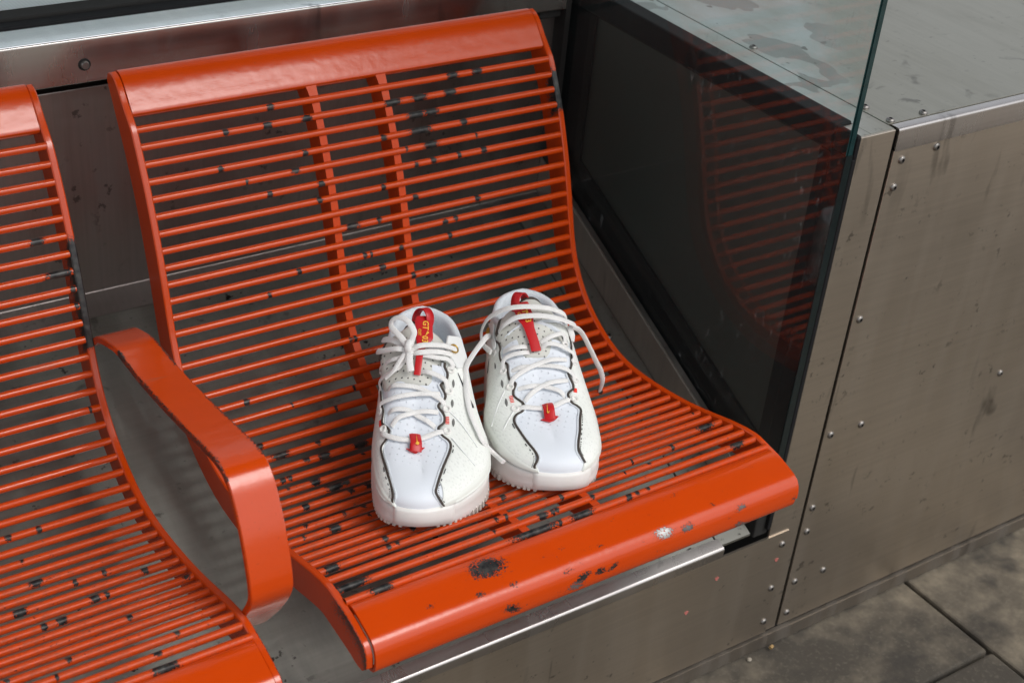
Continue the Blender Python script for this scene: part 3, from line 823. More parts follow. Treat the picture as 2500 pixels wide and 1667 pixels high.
BAKE = {"A":{"brownL":[[6.9,17.46,32.42,0.0,0.0,1.0],[6.22,15.54,34.26,-0.9,0.41,0.13],[7.62,10.85,41.02,-0.68,0.29,0.67],[10.95,8.4,44.27,-0.46,0.19,0.87],[16.82,9.61,46.61,-0.33,0.14,0.93],[37.39,15.16,50.62,-0.16,0.07,0.98],[57.76,22.04,54.25,-0.21,0.05,0.98],[67.29,23.89,56.15,-0.2,0.07,0.98],[72.86,21.95,57.96,-0.31,0.02,0.95],[78.28,15.94,59.77,-0.33,-0.02,0.94],[85.21,12.36,62.08,-0.34,-0.04,0.94],[88.45,13.2,63.25,-0.33,-0.02,0.94],[92.76,17.74,64.8,-0.36,0.01,0.93],[99.16,18.18,67.73,-0.42,0.01,0.91],[104.94,14.92,70.51,-0.43,0.0,0.9],[101.67,17.38,68.92,-0.42,0.02,0.91],[107.4,12.87,71.7,-0.44,0.0,0.9],[110.75,12.47,73.33,-0.44,0.01,0.9],[113.41,14.95,74.56,-0.43,0.05,0.9],[117.57,18.69,76.29,-0.44,0.09,0.89],[122.22,18.71,78.57,-0.43,0.12,0.89],[129.3,14.97,82.56,-0.44,0.11,0.89],[131.41,14.97,83.62,-0.44,0.12,0.89],[135.52,18.76,84.95,-0.42,0.2,0.88],[140.01,20.9,86.49,-0.41,0.26,0.88],[144.44,20.93,88.51,-0.39,0.29,0.87],[149.82,18.4,91.82,-0.41,0.27,0.87],[154.24,18.42,93.88,-0.4,0.29,0.87]],"brownM":[[6.55,-30.67,30.95,0.0,0.0,1.0],[7.74,-30.78,36.71,-0.73,-0.59,0.35],[12.58,-30.98,41.8,-0.5,-0.45,0.74],[39.34,-37.02,47.46,-0.2,-0.48,0.85],[60.15,-41.05,49.36,-0.19,-0.62,0.76],[69.35,-41.54,51.42,-0.2,-0.66,0.73],[74.62,-37.69,55.65,-0.24,-0.48,0.84],[82.69,-35.0,59.29,-0.26,-0.37,0.89],[87.6,-36.23,60.16,-0.29,-0.42,0.86],[94.27,-40.26,59.65,-0.23,-0.67,0.71],[99.57,-41.1,60.3,-0.18,-0.74,0.65],[109.63,-40.03,64.17,-0.14,-0.79,0.6],[120.29,-41.27,64.59,-0.09,-0.88,0.47],[137.78,-42.1,64.37,-0.01,-0.95,0.31],[153.73,-42.07,63.45,0.03,-0.98,0.19],[163.37,-40.7,69.13,0.0,0.0,1.0],[181.37,-40.43,68.28,0.0,0.0,1.0],[189.45,-40.22,67.22,0.0,0.0,1.0]],"stitchL":[[67.5,26.33,56.08,-0.3,0.05,0.95],[59.13,25.31,54.32,-0.21,0.08,0.98],[35.55,17.51,50.12,-0.17,0.09,0.98],[19.03,12.41,46.94,-0.3,0.14,0.95],[13.69,10.78,45.15,-0.42,0.19,0.89],[9.58,11.6,42.47,-0.6,0.26,0.75],[7.28,15.77,37.42,-0.83,0.39,0.4],[6.9,17.46,32.42,0.0,0.0,1.0]],"stitchM":[[64.44,-41.49,50.11,-0.2,-0.63,0.75],[50.95,-39.82,48.42,-0.17,-0.6,0.78],[36.32,-38.53,45.77,-0.21,-0.56,0.8],[17.58,-34.12,42.7,-0.4,-0.5,0.77],[12.38,-33.24,39.89,-0.57,-0.57,0.6],[9.62,-34.13,33.08,-0.71,-0.7,0.08],[7.8,-32.27,30.85,0.0,0.0,1.0]],"lace1":[[88.43,-40.74,57.37,-0.23,-0.68,0.7],[81.48,-39.33,56.52,-0.22,-0.57,0.79],[74.76,-32.54,57.73,-0.29,-0.22,0.93],[71.94,-23.7,57.63,-0.33,0.06,0.94],[72.0,-14.0,56.89,-0.21,0.12,0.97],[73.92,-5.88,56.73,-0.25,-0.1,0.96],[77.72,3.81,58.77,-0.34,-0.09,0.94],[81.06,11.92,60.59,-0.33,-0.05,0.94],[83.52,20.07,61.57,-0.32,0.02,0.95]],"lace2a":[[88.35,-33.06,61.73,-0.33,-0.27,0.91],[94.57,-27.1,65.44,-0.41,-0.08,0.91],[98.2,-19.81,67.09,-0.45,0.08,0.89],[102.14,-10.8,67.58,-0.46,0.19,0.87],[103.07,0.61,68.82,-0.47,-0.09,0.88],[103.21,12.05,69.64,-0.44,-0.03,0.9]],"lace2b":[[105.33,-36.45,66.38,-0.25,-0.59,0.77],[104.81,-31.26,68.96,-0.37,-0.31,0.88],[104.69,-24.79,70.28,-0.42,-0.09,0.9],[103.53,-16.59,69.4,-0.46,0.13,0.88],[99.09,-6.68,65.9,-0.4,-0.1,0.91],[93.23,2.26,64.42,-0.35,-0.07,0.93],[86.6,11.15,62.53,-0.33,-0.04,0.94]],"lace3a":[[114.29,-42.76,60.72,-0.06,-0.91,0.42],[117.06,-40.1,65.92,-0.14,-0.81,0.56],[115.65,-31.39,73.29,-0.36,-0.42,0.83],[117.27,-20.86,76.55,-0.47,-0.06,0.88],[120.01,-9.33,77.07,-0.48,0.13,0.87],[120.1,2.16,77.93,-0.49,-0.04,0.87],[121.66,13.71,78.77,-0.46,0.05,0.89]],"lace3b":[[133.7,-37.13,74.52,-0.16,-0.81,0.57],[130.63,-30.77,79.92,-0.32,-0.53,0.79],[127.92,-21.0,82.17,-0.46,-0.12,0.88],[126.98,-9.42,81.24,-0.51,0.1,0.85],[122.08,2.15,79.06,-0.49,-0.03,0.87],[115.89,13.71,75.78,-0.46,0.03,0.89],[110.4,19.9,72.84,-0.41,0.08,0.91]],"lace4a":[[146.9,-42.09,64.11,0.02,-0.97,0.23],[150.72,-40.27,70.71,-0.02,-0.95,0.31],[144.98,-33.31,83.03,-0.21,-0.74,0.63],[145.8,-25.31,89.83,-0.39,-0.39,0.83],[151.37,-21.31,94.25,-0.43,-0.32,0.84],[159.18,-18.54,99.18,-0.46,-0.25,0.85]],"lace4b":[[142.71,-4.65,90.72,-0.5,-0.02,0.86],[140.52,2.01,89.45,-0.48,0.02,0.87],[137.92,10.37,87.52,-0.46,0.1,0.88],[134.04,17.91,84.43,-0.43,0.16,0.89],[127.04,21.66,80.34,-0.41,0.2,0.89]],"lace5a":[[177.47,-41.09,64.71,0.0,0.0,1.0],[167.51,-38.82,76.62,-0.01,-0.96,0.27],[157.27,-30.26,90.95,-0.24,-0.72,0.65],[155.43,-20.54,96.58,-0.44,-0.28,0.85],[157.29,-17.28,98.48,-0.47,-0.18,0.87]],"lace5b":[[158.47,-11.5,99.93,-0.5,-0.05,0.86],[156.5,-1.45,98.63,-0.5,0.05,0.86],[155.39,9.49,96.79,-0.46,0.17,0.87],[156.18,18.86,94.62,-0.39,0.33,0.86],[152.91,24.01,90.96,-0.35,0.42,0.84],[149.42,24.41,89.3,-0.35,0.4,0.85]],"bow_l":[[160.92,-16.5,100.62,-0.46,-0.21,0.86],[161.84,-24.69,97.67,-0.31,-0.51,0.8],[176.52,-35.84,86.48,-0.04,-0.93,0.36],[195.29,-39.34,71.06,0.0,0.0,1.0],[199.41,-39.35,68.85,0.0,0.0,1.0]],"bow_l2":[[162.33,-16.92,101.17,-0.41,-0.21,0.89],[174.29,-26.4,100.96,-0.25,-0.66,0.71],[188.3,-33.56,93.54,-0.03,-0.91,0.41],[200.47,-36.83,82.64,0.0,0.0,1.0],[201.08,-38.34,74.86,0.0,0.0,1.0]],"bow_r":[[161.15,-14.85,101.03,-0.41,-0.15,0.9],[163.1,-8.21,102.52,-0.45,0.04,0.89],[164.75,3.56,102.4,-0.41,0.13,0.9],[166.88,15.5,100.47,-0.35,0.3,0.89],[172.55,26.95,96.18,-0.24,0.59,0.77]],"bow_r2":[[158.98,-13.99,99.99,-0.49,-0.09,0.87],[158.13,-7.32,99.82,-0.51,0.03,0.86],[159.26,1.89,99.94,-0.48,0.09,0.87],[160.65,12.04,98.92,-0.41,0.23,0.88],[164.28,22.4,96.41,-0.29,0.47,0.84]],"loop":[[163.16,-16.52,101.64,-0.41,-0.22,0.89],[172.59,-20.71,104.31,-0.34,-0.44,0.83],[183.49,-24.03,106.14,-0.25,-0.64,0.73],[188.39,-23.23,108.04,-0.17,-0.59,0.79],[187.84,-19.13,110.57,-0.23,-0.42,0.88],[182.01,-15.0,110.47,-0.31,-0.22,0.92],[174.15,-11.62,107.68,-0.42,-0.11,0.9],[168.89,-12.42,105.06,-0.43,-0.15,0.89],[162.93,-14.86,101.86,-0.41,-0.16,0.9]],"tail1":[[160.57,-16.91,100.33,-0.46,-0.21,0.86],[155.22,-19.72,96.75,-0.44,-0.29,0.85],[149.27,-22.92,92.59,-0.41,-0.37,0.83],[141.58,-27.69,86.58,-0.35,-0.49,0.8],[138.89,-34.04,80.13,-0.22,-0.72,0.66]],"tail2":[[159.09,-15.24,99.87,-0.49,-0.14,0.86],[152.19,-15.97,95.92,-0.48,-0.1,0.87],[145.67,-16.3,92.27,-0.48,-0.06,0.87],[139.18,-14.98,88.71,-0.49,-0.04,0.87]],"knot":[[161.29,-16.09,100.89,-0.41,-0.15,0.9]],"tab":[[78.12,-11.53,57.94,-0.23,0.14,0.96],[66.89,-10.78,55.31,-0.21,0.16,0.96],[57.69,-10.43,53.25,-0.2,0.16,0.97]],"tabw":[[77.4,-14.8,58.37,-0.34,0.2,0.92],[79.04,-7.46,57.9,-0.25,-0.09,0.96]],"arrow":[[61.44,-19.69,55.12,-0.21,0.04,0.98],[60.82,-16.07,54.7,-0.21,0.1,0.97],[68.13,-15.63,56.23,-0.21,0.11,0.97],[70.36,-5.1,55.9,-0.24,-0.11,0.97],[63.74,-3.55,54.41,-0.26,-0.14,0.96],[64.02,-1.15,54.78,-0.24,-0.11,0.97],[61.74,-3.56,53.91,-0.26,-0.15,0.95],[56.71,-10.04,53.0,-0.19,0.14,0.97],[57.9,-14.87,53.94,-0.21,0.11,0.97]],"swoosh":[[74.65,-10.73,57.04,-0.22,0.14,0.97],[67.08,-9.8,55.2,-0.21,0.16,0.96],[65.92,-7.94,54.63,-0.22,0.17,0.96],[63.78,-8.36,54.22,-0.22,0.17,0.96],[62.83,-10.4,54.36,-0.21,0.16,0.96],[64.15,-11.61,54.84,-0.21,0.14,0.97],[66.93,-10.53,55.28,-0.21,0.16,0.96]],"pull":[[135.06,-9.21,86.05,0.0,0.0,1.0],[146.6,-8.02,92.97,-0.51,-0.01,0.86],[153.75,-7.27,97.22,-0.51,0.01,0.86],[161.95,-6.1,101.86,-0.43,0.04,0.9],[170.0,-4.05,105.67,-0.43,0.06,0.9],[178.08,-2.82,109.5,-0.44,0.11,0.89],[187.74,-3.23,113.3,-0.32,0.09,0.94],[197.81,-4.06,116.92,-0.33,0.12,0.94]],"eyL":[[148.76,23.97,89.22,-0.36,0.39,0.85],[125.83,22.08,79.69,-0.4,0.2,0.89],[106.98,20.29,71.26,-0.41,0.06,0.91],[83.54,20.48,61.57,-0.32,0.02,0.95]],"eyM":[[175.48,-41.23,64.29,0.0,0.0,1.0],[148.66,-42.44,62.36,0.03,-0.98,0.2],[114.29,-42.76,60.72,-0.06,-0.91,0.42],[88.96,-40.2,58.01,-0.24,-0.63,0.74]],"gold":[[173.4,26.07,97.1,-0.24,0.59,0.77]],"wing":[[185.96,20.49,105.36,-0.22,0.51,0.83],[199.42,33.25,94.64,-0.04,0.85,0.53],[195.3,36.99,87.73,0.0,0.9,0.44],[177.31,40.64,79.26,-0.02,0.91,0.4],[154.41,31.04,87.18,-0.26,0.59,0.76],[161.81,23.24,95.06,-0.32,0.46,0.83],[170.26,18.82,100.39,-0.32,0.4,0.86]],"flap":[[212.94,-37.13,76.93,0.0,0.0,1.0],[211.17,-37.76,73.74,0.0,0.0,1.0],[199.26,-38.96,71.73,0.0,0.0,1.0],[195.43,-39.72,68.21,0.0,0.0,1.0],[195.43,-39.72,68.21,0.0,0.0,1.0]],"redL":[[98.87,20.65,67.52,-0.42,0.04,0.91],[90.64,20.99,63.94,-0.32,0.04,0.95]],"redM":[[101.99,-42.52,58.99,-0.12,-0.82,0.56],[94.06,-42.44,57.21,-0.15,-0.8,0.58]],"slots":[[159.0,28.64,90.58,-0.27,0.57,0.77],[135.3,26.83,82.38,-0.35,0.36,0.86],[113.94,25.75,73.56,-0.4,0.18,0.9],[93.79,26.78,64.86,-0.4,0.07,0.91]],"swsh":[[149.71,31.27,85.4,-0.27,0.57,0.78],[140.84,35.57,79.28,-0.21,0.62,0.75],[131.88,39.84,73.29,-0.17,0.66,0.73],[124.42,43.57,68.35,-0.12,0.68,0.72],[119.23,46.28,64.89,-0.08,0.72,0.69]],"seam1":[[105.42,21.93,70.42,-0.41,0.08,0.91],[93.17,34.22,63.55,-0.36,0.19,0.91],[71.35,49.55,51.91,-0.24,0.45,0.86]],"seam2":[[75.84,24.85,58.86,-0.31,0.05,0.95],[61.87,35.17,53.56,-0.21,0.18,0.96],[49.17,46.37,46.48,-0.3,0.44,0.84]]},"B":{"brownL":[[4.42,24.84,31.13,0.0,0.0,1.0],[6.33,26.4,37.55,-0.82,0.39,0.41],[8.65,23.96,41.75,-0.63,0.27,0.73],[12.13,23.26,44.27,-0.47,0.22,0.86],[18.55,25.55,46.43,-0.32,0.19,0.93],[29.9,30.92,48.5,-0.22,0.18,0.96],[43.73,35.97,50.6,-0.23,0.17,0.96],[55.41,39.65,52.63,-0.21,0.21,0.95],[61.86,39.48,54.07,-0.21,0.2,0.96],[66.74,36.35,55.73,-0.25,0.12,0.96],[70.57,30.12,57.22,-0.31,-0.01,0.95],[78.91,28.31,60.01,-0.32,-0.02,0.95],[82.32,30.76,61.15,-0.32,0.02,0.95],[86.04,34.61,62.12,-0.31,0.1,0.95],[90.66,36.89,63.31,-0.4,0.11,0.91],[95.25,36.36,65.36,-0.38,0.14,0.91],[96.05,35.92,65.76,-0.39,0.14,0.91],[103.08,33.4,69.16,-0.4,0.13,0.91],[106.92,38.05,69.73,-0.34,0.29,0.89],[117.19,38.94,73.15,-0.3,0.42,0.86],[126.48,38.27,76.76,-0.27,0.53,0.81],[134.39,42.63,75.24,-0.13,0.75,0.65],[145.71,42.86,77.16,-0.09,0.84,0.53],[150.66,41.5,80.15,-0.11,0.83,0.54],[159.97,41.95,80.92,-0.07,0.88,0.46],[171.11,43.59,77.47,0.02,0.95,0.31]],"brownM":[[8.29,-23.24,38.92,-0.65,-0.52,0.55],[11.7,-20.21,43.35,-0.44,-0.31,0.84],[17.22,-18.12,46.21,-0.3,-0.21,0.93],[28.98,-20.12,48.7,-0.2,-0.16,0.97],[43.73,-24.18,50.85,-0.21,-0.14,0.97],[59.4,-26.94,53.45,-0.18,-0.19,0.97],[71.88,-29.82,55.89,-0.27,-0.27,0.93],[76.44,-26.81,57.99,-0.29,-0.2,0.94],[80.0,-21.41,59.98,-0.31,-0.11,0.95],[87.55,-19.24,62.64,-0.31,-0.1,0.95],[91.85,-20.27,64.02,-0.4,-0.08,0.91],[96.49,-25.45,65.12,-0.37,-0.22,0.9],[95.76,-25.39,64.84,-0.37,-0.21,0.91],[101.7,-26.28,66.99,-0.35,-0.29,0.89],[110.62,-23.54,71.38,-0.36,-0.25,0.9],[115.33,-23.32,73.41,-0.39,-0.26,0.88],[124.62,-27.5,75.48,-0.32,-0.45,0.83],[138.97,-29.32,79.56,-0.26,-0.62,0.74],[153.45,-31.83,81.63,-0.18,-0.75,0.63],[161.6,-31.23,84.79,-0.18,-0.77,0.61],[168.34,-32.18,85.06,0.0,0.0,1.0]],"stitchL":[[55.64,42.07,52.09,-0.21,0.25,0.94],[46.42,39.8,50.47,-0.24,0.24,0.94],[31.77,34.82,48.09,-0.23,0.25,0.94],[21.18,30.03,46.32,-0.32,0.24,0.92],[12.93,26.59,43.77,-0.47,0.28,0.84],[9.46,26.93,41.22,-0.63,0.34,0.7],[6.6,28.9,34.83,-0.86,0.46,0.21],[5.2,26.72,31.07,0.0,0.0,1.0]],"stitchM":[[66.78,-30.48,54.23,-0.26,-0.25,0.93],[53.88,-28.19,52.14,-0.18,-0.21,0.96],[39.18,-24.85,49.79,-0.19,-0.18,0.97],[24.7,-21.57,47.49,-0.23,-0.2,0.95],[17.53,-19.63,45.94,-0.31,-0.24,0.92],[12.88,-21.87,43.29,-0.44,-0.38,0.82]],"lace1":[[74.34,36.09,58.17,-0.3,0.09,0.95],[73.91,27.51,58.29,-0.32,-0.03,0.95],[73.08,17.43,57.36,-0.22,-0.08,0.97],[73.08,4.31,56.64,-0.25,0.12,0.96],[76.3,-4.8,58.54,-0.34,0.1,0.93],[80.59,-14.13,60.59,-0.32,-0.01,0.95],[86.68,-25.46,61.38,-0.28,-0.21,0.94]],"lace2a":[[81.83,26.56,60.98,-0.33,-0.04,0.94],[87.93,20.56,62.81,-0.34,-0.08,0.94],[96.52,10.67,64.97,-0.37,-0.12,0.92],[101.57,-3.78,68.5,-0.45,0.09,0.89],[105.83,-21.03,69.98,-0.38,-0.18,0.91]],"lace2b":[[97.4,31.49,66.81,-0.41,0.07,0.91],[98.34,20.97,67.01,-0.45,-0.08,0.89],[100.27,10.18,66.54,-0.47,-0.15,0.87],[96.49,-2.29,65.79,-0.39,0.09,0.92],[92.04,-11.19,64.54,-0.33,0.01,0.94],[87.06,-16.56,62.7,-0.32,-0.06,0.95]],"lace3a":[[101.31,38.7,67.36,-0.35,0.25,0.9],[106.88,33.81,70.72,-0.39,0.16,0.91],[114.95,21.64,75.4,-0.45,-0.0,0.89],[121.6,7.67,77.99,-0.51,0.09,0.85],[124.95,-5.81,80.75,-0.48,0.0,0.88],[129.24,-22.59,79.77,-0.38,-0.33,0.86]],"lace3b":[[117.89,35.92,74.69,-0.35,0.32,0.88],[118.6,25.57,77.15,-0.46,0.08,0.89],[119.17,8.29,76.58,0.0,0.0,1.0],[118.95,-9.48,77.42,-0.47,-0.04,0.88],[116.58,-20.77,74.69,-0.4,-0.22,0.89],[111.85,-27.39,70.49,-0.32,-0.4,0.86],[108.4,-28.7,68.64,-0.32,-0.37,0.87]],"lace4a":[[122.32,43.28,71.87,-0.18,0.65,0.74],[130.01,39.5,77.04,-0.24,0.6,0.77],[132.0,32.61,81.81,-0.36,0.36,0.86],[132.51,24.01,84.45,-0.45,0.12,0.88],[134.56,15.93,86.1,-0.49,0.0,0.87]],"lace4b":[[138.69,2.25,88.42,-0.5,0.01,0.86],[141.26,-3.36,89.79,-0.48,-0.06,0.87],[141.29,-12.34,88.63,-0.44,-0.18,0.88],[139.2,-21.25,84.7,-0.36,-0.39,0.85],[137.03,-29.49,78.74,-0.26,-0.61,0.75],[130.88,-30.91,75.46,-0.25,-0.63,0.73]],"lace5a":[[143.19,39.59,80.82,-0.18,0.72,0.67],[139.32,31.78,85.29,-0.37,0.4,0.84],[138.62,23.32,87.69,-0.46,0.14,0.88],[139.77,17.98,88.94,-0.48,0.06,0.87]],"lace5b":[[143.76,2.55,91.35,-0.5,-0.01,0.86],[148.52,-6.93,93.36,-0.46,-0.13,0.88],[154.41,-17.8,93.12,-0.39,-0.37,0.85],[152.74,-21.34,90.52,-0.36,-0.46,0.81],[148.07,-23.5,87.26,-0.33,-0.48,0.81]],"lace6":[[155.67,45.82,71.78,0.01,0.94,0.35],[175.49,45.79,68.42,0.07,0.98,0.2],[186.59,44.11,72.89,0.07,0.98,0.21],[185.59,41.47,82.92,0.03,0.95,0.32],[181.8,36.64,93.56,-0.08,0.85,0.51],[176.81,27.49,102.77,-0.26,0.56,0.79],[174.56,17.51,106.65,-0.38,0.23,0.89],[174.07,6.12,107.89,-0.44,-0.08,0.9],[174.67,-7.59,105.88,-0.4,-0.28,0.87],[175.75,-19.06,101.0,-0.3,-0.55,0.78],[176.72,-26.16,95.15,-0.22,-0.72,0.66]],"lace7":[[170.51,38.77,88.2,-0.09,0.86,0.51],[166.35,32.86,94.89,-0.21,0.69,0.69],[167.23,23.54,101.46,-0.35,0.36,0.86],[166.39,11.47,103.93,-0.43,0.07,0.9],[165.89,-1.88,103.1,-0.42,-0.12,0.9],[165.59,-15.63,99.04,-0.34,-0.38,0.86],[171.85,-29.45,89.82,-0.17,-0.77,0.61],[172.42,-34.16,82.45,0.0,0.0,1.0],[166.7,-35.52,78.77,0.0,0.0,1.0],[158.83,-33.91,80.11,0.0,0.0,1.0]],"tab":[[77.94,3.59,58.01,-0.33,0.15,0.93],[70.21,3.3,56.03,-0.24,0.12,0.96],[57.59,3.4,52.83,-0.18,0.13,0.97]],"tabw":[[78.03,7.17,57.58,-0.25,0.11,0.96],[78.24,0.32,58.6,-0.35,0.14,0.93]],"arrow":[[58.37,13.81,53.81,-0.2,-0.1,0.97],[60.31,9.13,53.62,-0.22,-0.15,0.96],[67.67,6.82,54.96,0.0,0.0,1.0],[71.49,-0.48,56.79,-0.24,0.1,0.97],[63.03,-2.06,54.9,-0.23,0.1,0.97],[62.14,-5.51,55.03,-0.23,0.08,0.97],[58.12,-1.31,53.64,-0.23,0.14,0.96],[56.24,3.97,52.51,-0.19,0.13,0.97],[57.45,9.58,53.07,-0.2,-0.14,0.97]],"swoosh":[[77.13,4.07,57.71,-0.24,0.11,0.96],[68.74,5.31,55.38,-0.24,0.13,0.96],[64.19,4.9,54.24,-0.24,0.14,0.96],[66.07,2.84,55.04,-0.24,0.14,0.96],[63.56,3.93,54.23,-0.24,0.14,0.96],[63.39,5.38,53.95,-0.26,0.15,0.95],[63.61,6.32,53.95,0.0,0.0,1.0]],"pull":[[133.89,9.38,85.43,-0.51,-0.06,0.86],[143.01,10.58,90.89,-0.51,-0.03,0.86],[151.46,12.29,95.81,-0.49,0.04,0.87],[160.15,13.97,100.64,-0.47,0.09,0.88],[168.82,15.57,104.51,-0.41,0.16,0.9],[176.83,16.8,107.82,-0.38,0.24,0.89],[185.16,17.09,110.97,-0.26,0.3,0.92]],"eyL":[[155.67,45.82,71.78,0.01,0.94,0.35],[120.63,42.66,71.94,-0.22,0.59,0.78],[99.45,38.92,66.58,-0.36,0.24,0.9],[74.06,37.2,57.95,-0.3,0.13,0.95]],"eyM":[[130.88,-30.91,75.46,-0.25,-0.63,0.73],[108.6,-29.19,68.5,-0.31,-0.42,0.85],[84.86,-25.17,60.89,-0.28,-0.2,0.94],[148.07,-23.5,87.26,-0.33,-0.48,0.81]],"gold":[[203.24,43.29,67.66,0.12,0.98,0.13]],"wing":[[219.77,41.68,62.12,0.0,0.0,1.0],[222.12,40.81,67.02,0.16,0.98,0.11],[192.84,40.92,83.63,0.06,0.95,0.31],[182.35,42.58,79.74,0.03,0.96,0.29],[160.58,43.39,77.95,-0.02,0.92,0.4],[161.48,46.17,70.11,0.04,0.96,0.27],[188.81,45.91,59.88,0.1,0.99,0.1],[215.99,42.76,54.63,0.0,0.0,1.0]],"flap":[[197.0,-30.67,93.26,0.0,0.0,1.0],[193.44,-31.98,90.39,0.0,0.0,1.0],[179.99,-32.7,86.73,0.0,0.0,1.0],[175.4,-33.41,84.42,-0.09,-0.88,0.47],[180.81,-28.44,93.63,-0.17,-0.79,0.59]],"redL":[[89.51,39.53,62.42,-0.28,0.23,0.93],[80.72,38.85,59.83,-0.3,0.15,0.94]],"redM":[[97.8,-27.55,65.06,-0.35,-0.26,0.9],[92.85,-27.18,63.21,-0.37,-0.24,0.9]],"slots":[[136.86,47.76,67.47,0.01,0.91,0.41],[106.38,45.61,66.11,-0.23,0.51,0.83],[83.13,44.57,59.13,-0.27,0.32,0.91]],"swsh":[[170.94,48.08,56.06,0.1,0.99,0.11],[165.1,49.46,47.0,0.12,0.99,0.05],[155.67,51.01,38.2,0.13,0.99,0.02]],"seam1":[[96.75,44.7,63.62,-0.29,0.38,0.88],[84.2,51.73,55.93,-0.19,0.56,0.81],[65.84,59.76,42.14,-0.19,0.88,0.43]],"seam2":[[70.61,39.41,56.53,-0.3,0.15,0.94],[56.78,48.15,50.12,-0.21,0.42,0.89],[44.63,56.75,37.48,-0.28,0.88,0.37]]},"freeR":[[177.36,-36.29,90.49],[189.65,-43.71,81.7],[197.38,-50.65,74.15],[201.74,-58.3,63.31],[201.29,-67.66,46.19],[201.4,-76.23,29.6],[204.45,-83.18,16.42],[208.11,-87.79,2.73],[213.48,-89.39,-9.95],[219.96,-90.45,-21.22]],"freeL":[[187.19,46.82,73.87],[170.82,54.74,82.82],[150.31,65.75,84.46],[129.29,76.08,85.69],[108.94,83.83,88.81],[98.55,86.51,83.44],[81.87,87.74,80.37],[65.12,87.68,75.52],[49.71,85.9,69.93],[36.13,81.65,63.18],[24.93,76.0,54.81],[37.29,63.92,32.92],[18.91,55.31,33.92]]}
WHITE = dict(
    quarter=mat_cloth('knit_quarter', (.82, .84, .80), 1100, .30, .05, .75, weave=400, dirt=.25),
    vamp=mat_cloth('smooth_vamp', (.76, .80, .86), 1200, .06, .03, .55, holes=.28, pitch=.0072, hole_col=(.55, .58, .63), dirt=.15),
    tongue=mat_cloth('perforated_tongue', (.60, .60, .55), 900, .10, .05, .6, holes=.95, pitch=.0062, hole_col=(.03, .03, .03)),
    vamp2=mat_cloth('smooth_overlay', (.82, .83, .82), 1200, .06, .03, .5),
    lining=mat_cloth('mesh_lining', (.72, .76, .80), 900, .3, .05, .85, weave=520),
    lace=mat_cloth('white_lace', (.80, .79, .77), 1500, .35, .05, .85, weave=900),
    rubber=mat_cloth('white_sole_rubber', (.80, .78, .755), 160, .10, .03, .42, dirt=.55),
    foil=simple('clear_mudguard', (.76, .78, .73), .32, var=.05, nscale=30),
    tread=simple('tread_rubber', (.60, .55, .50), .6, var=.2, nscale=200),
    brown=simple('brown_trim', (.055, .042, .034), .6, var=.15),
    stitch=simple('black_stitch', (.018, .018, .020), .7),
    red=simple('red_tape', (.52, .010, .014), .38, var=.10, nscale=40),
    redlite=simple('red_mark', (.85, .05, .03), .4),
    gold=simple('gold_print', (.85, .48, .06), .4),
    aglet=simple('lace_tip_plastic', (.84, .82, .80), .25),
    brass=simple('brass_eyelet', (.55, .33, .06), .35, metal=.8),
    black=simple('black_swoosh', (.012, .012, .016), .45),
    slot=simple('grey_slot', (.16, .16, .15), .7),
)

def lace_frames(D, key, lift):
    a = np.array(D[key]); P = a[:, :3] / 1000; N = norm(a[:, 3:])
    return P + N * lift, N

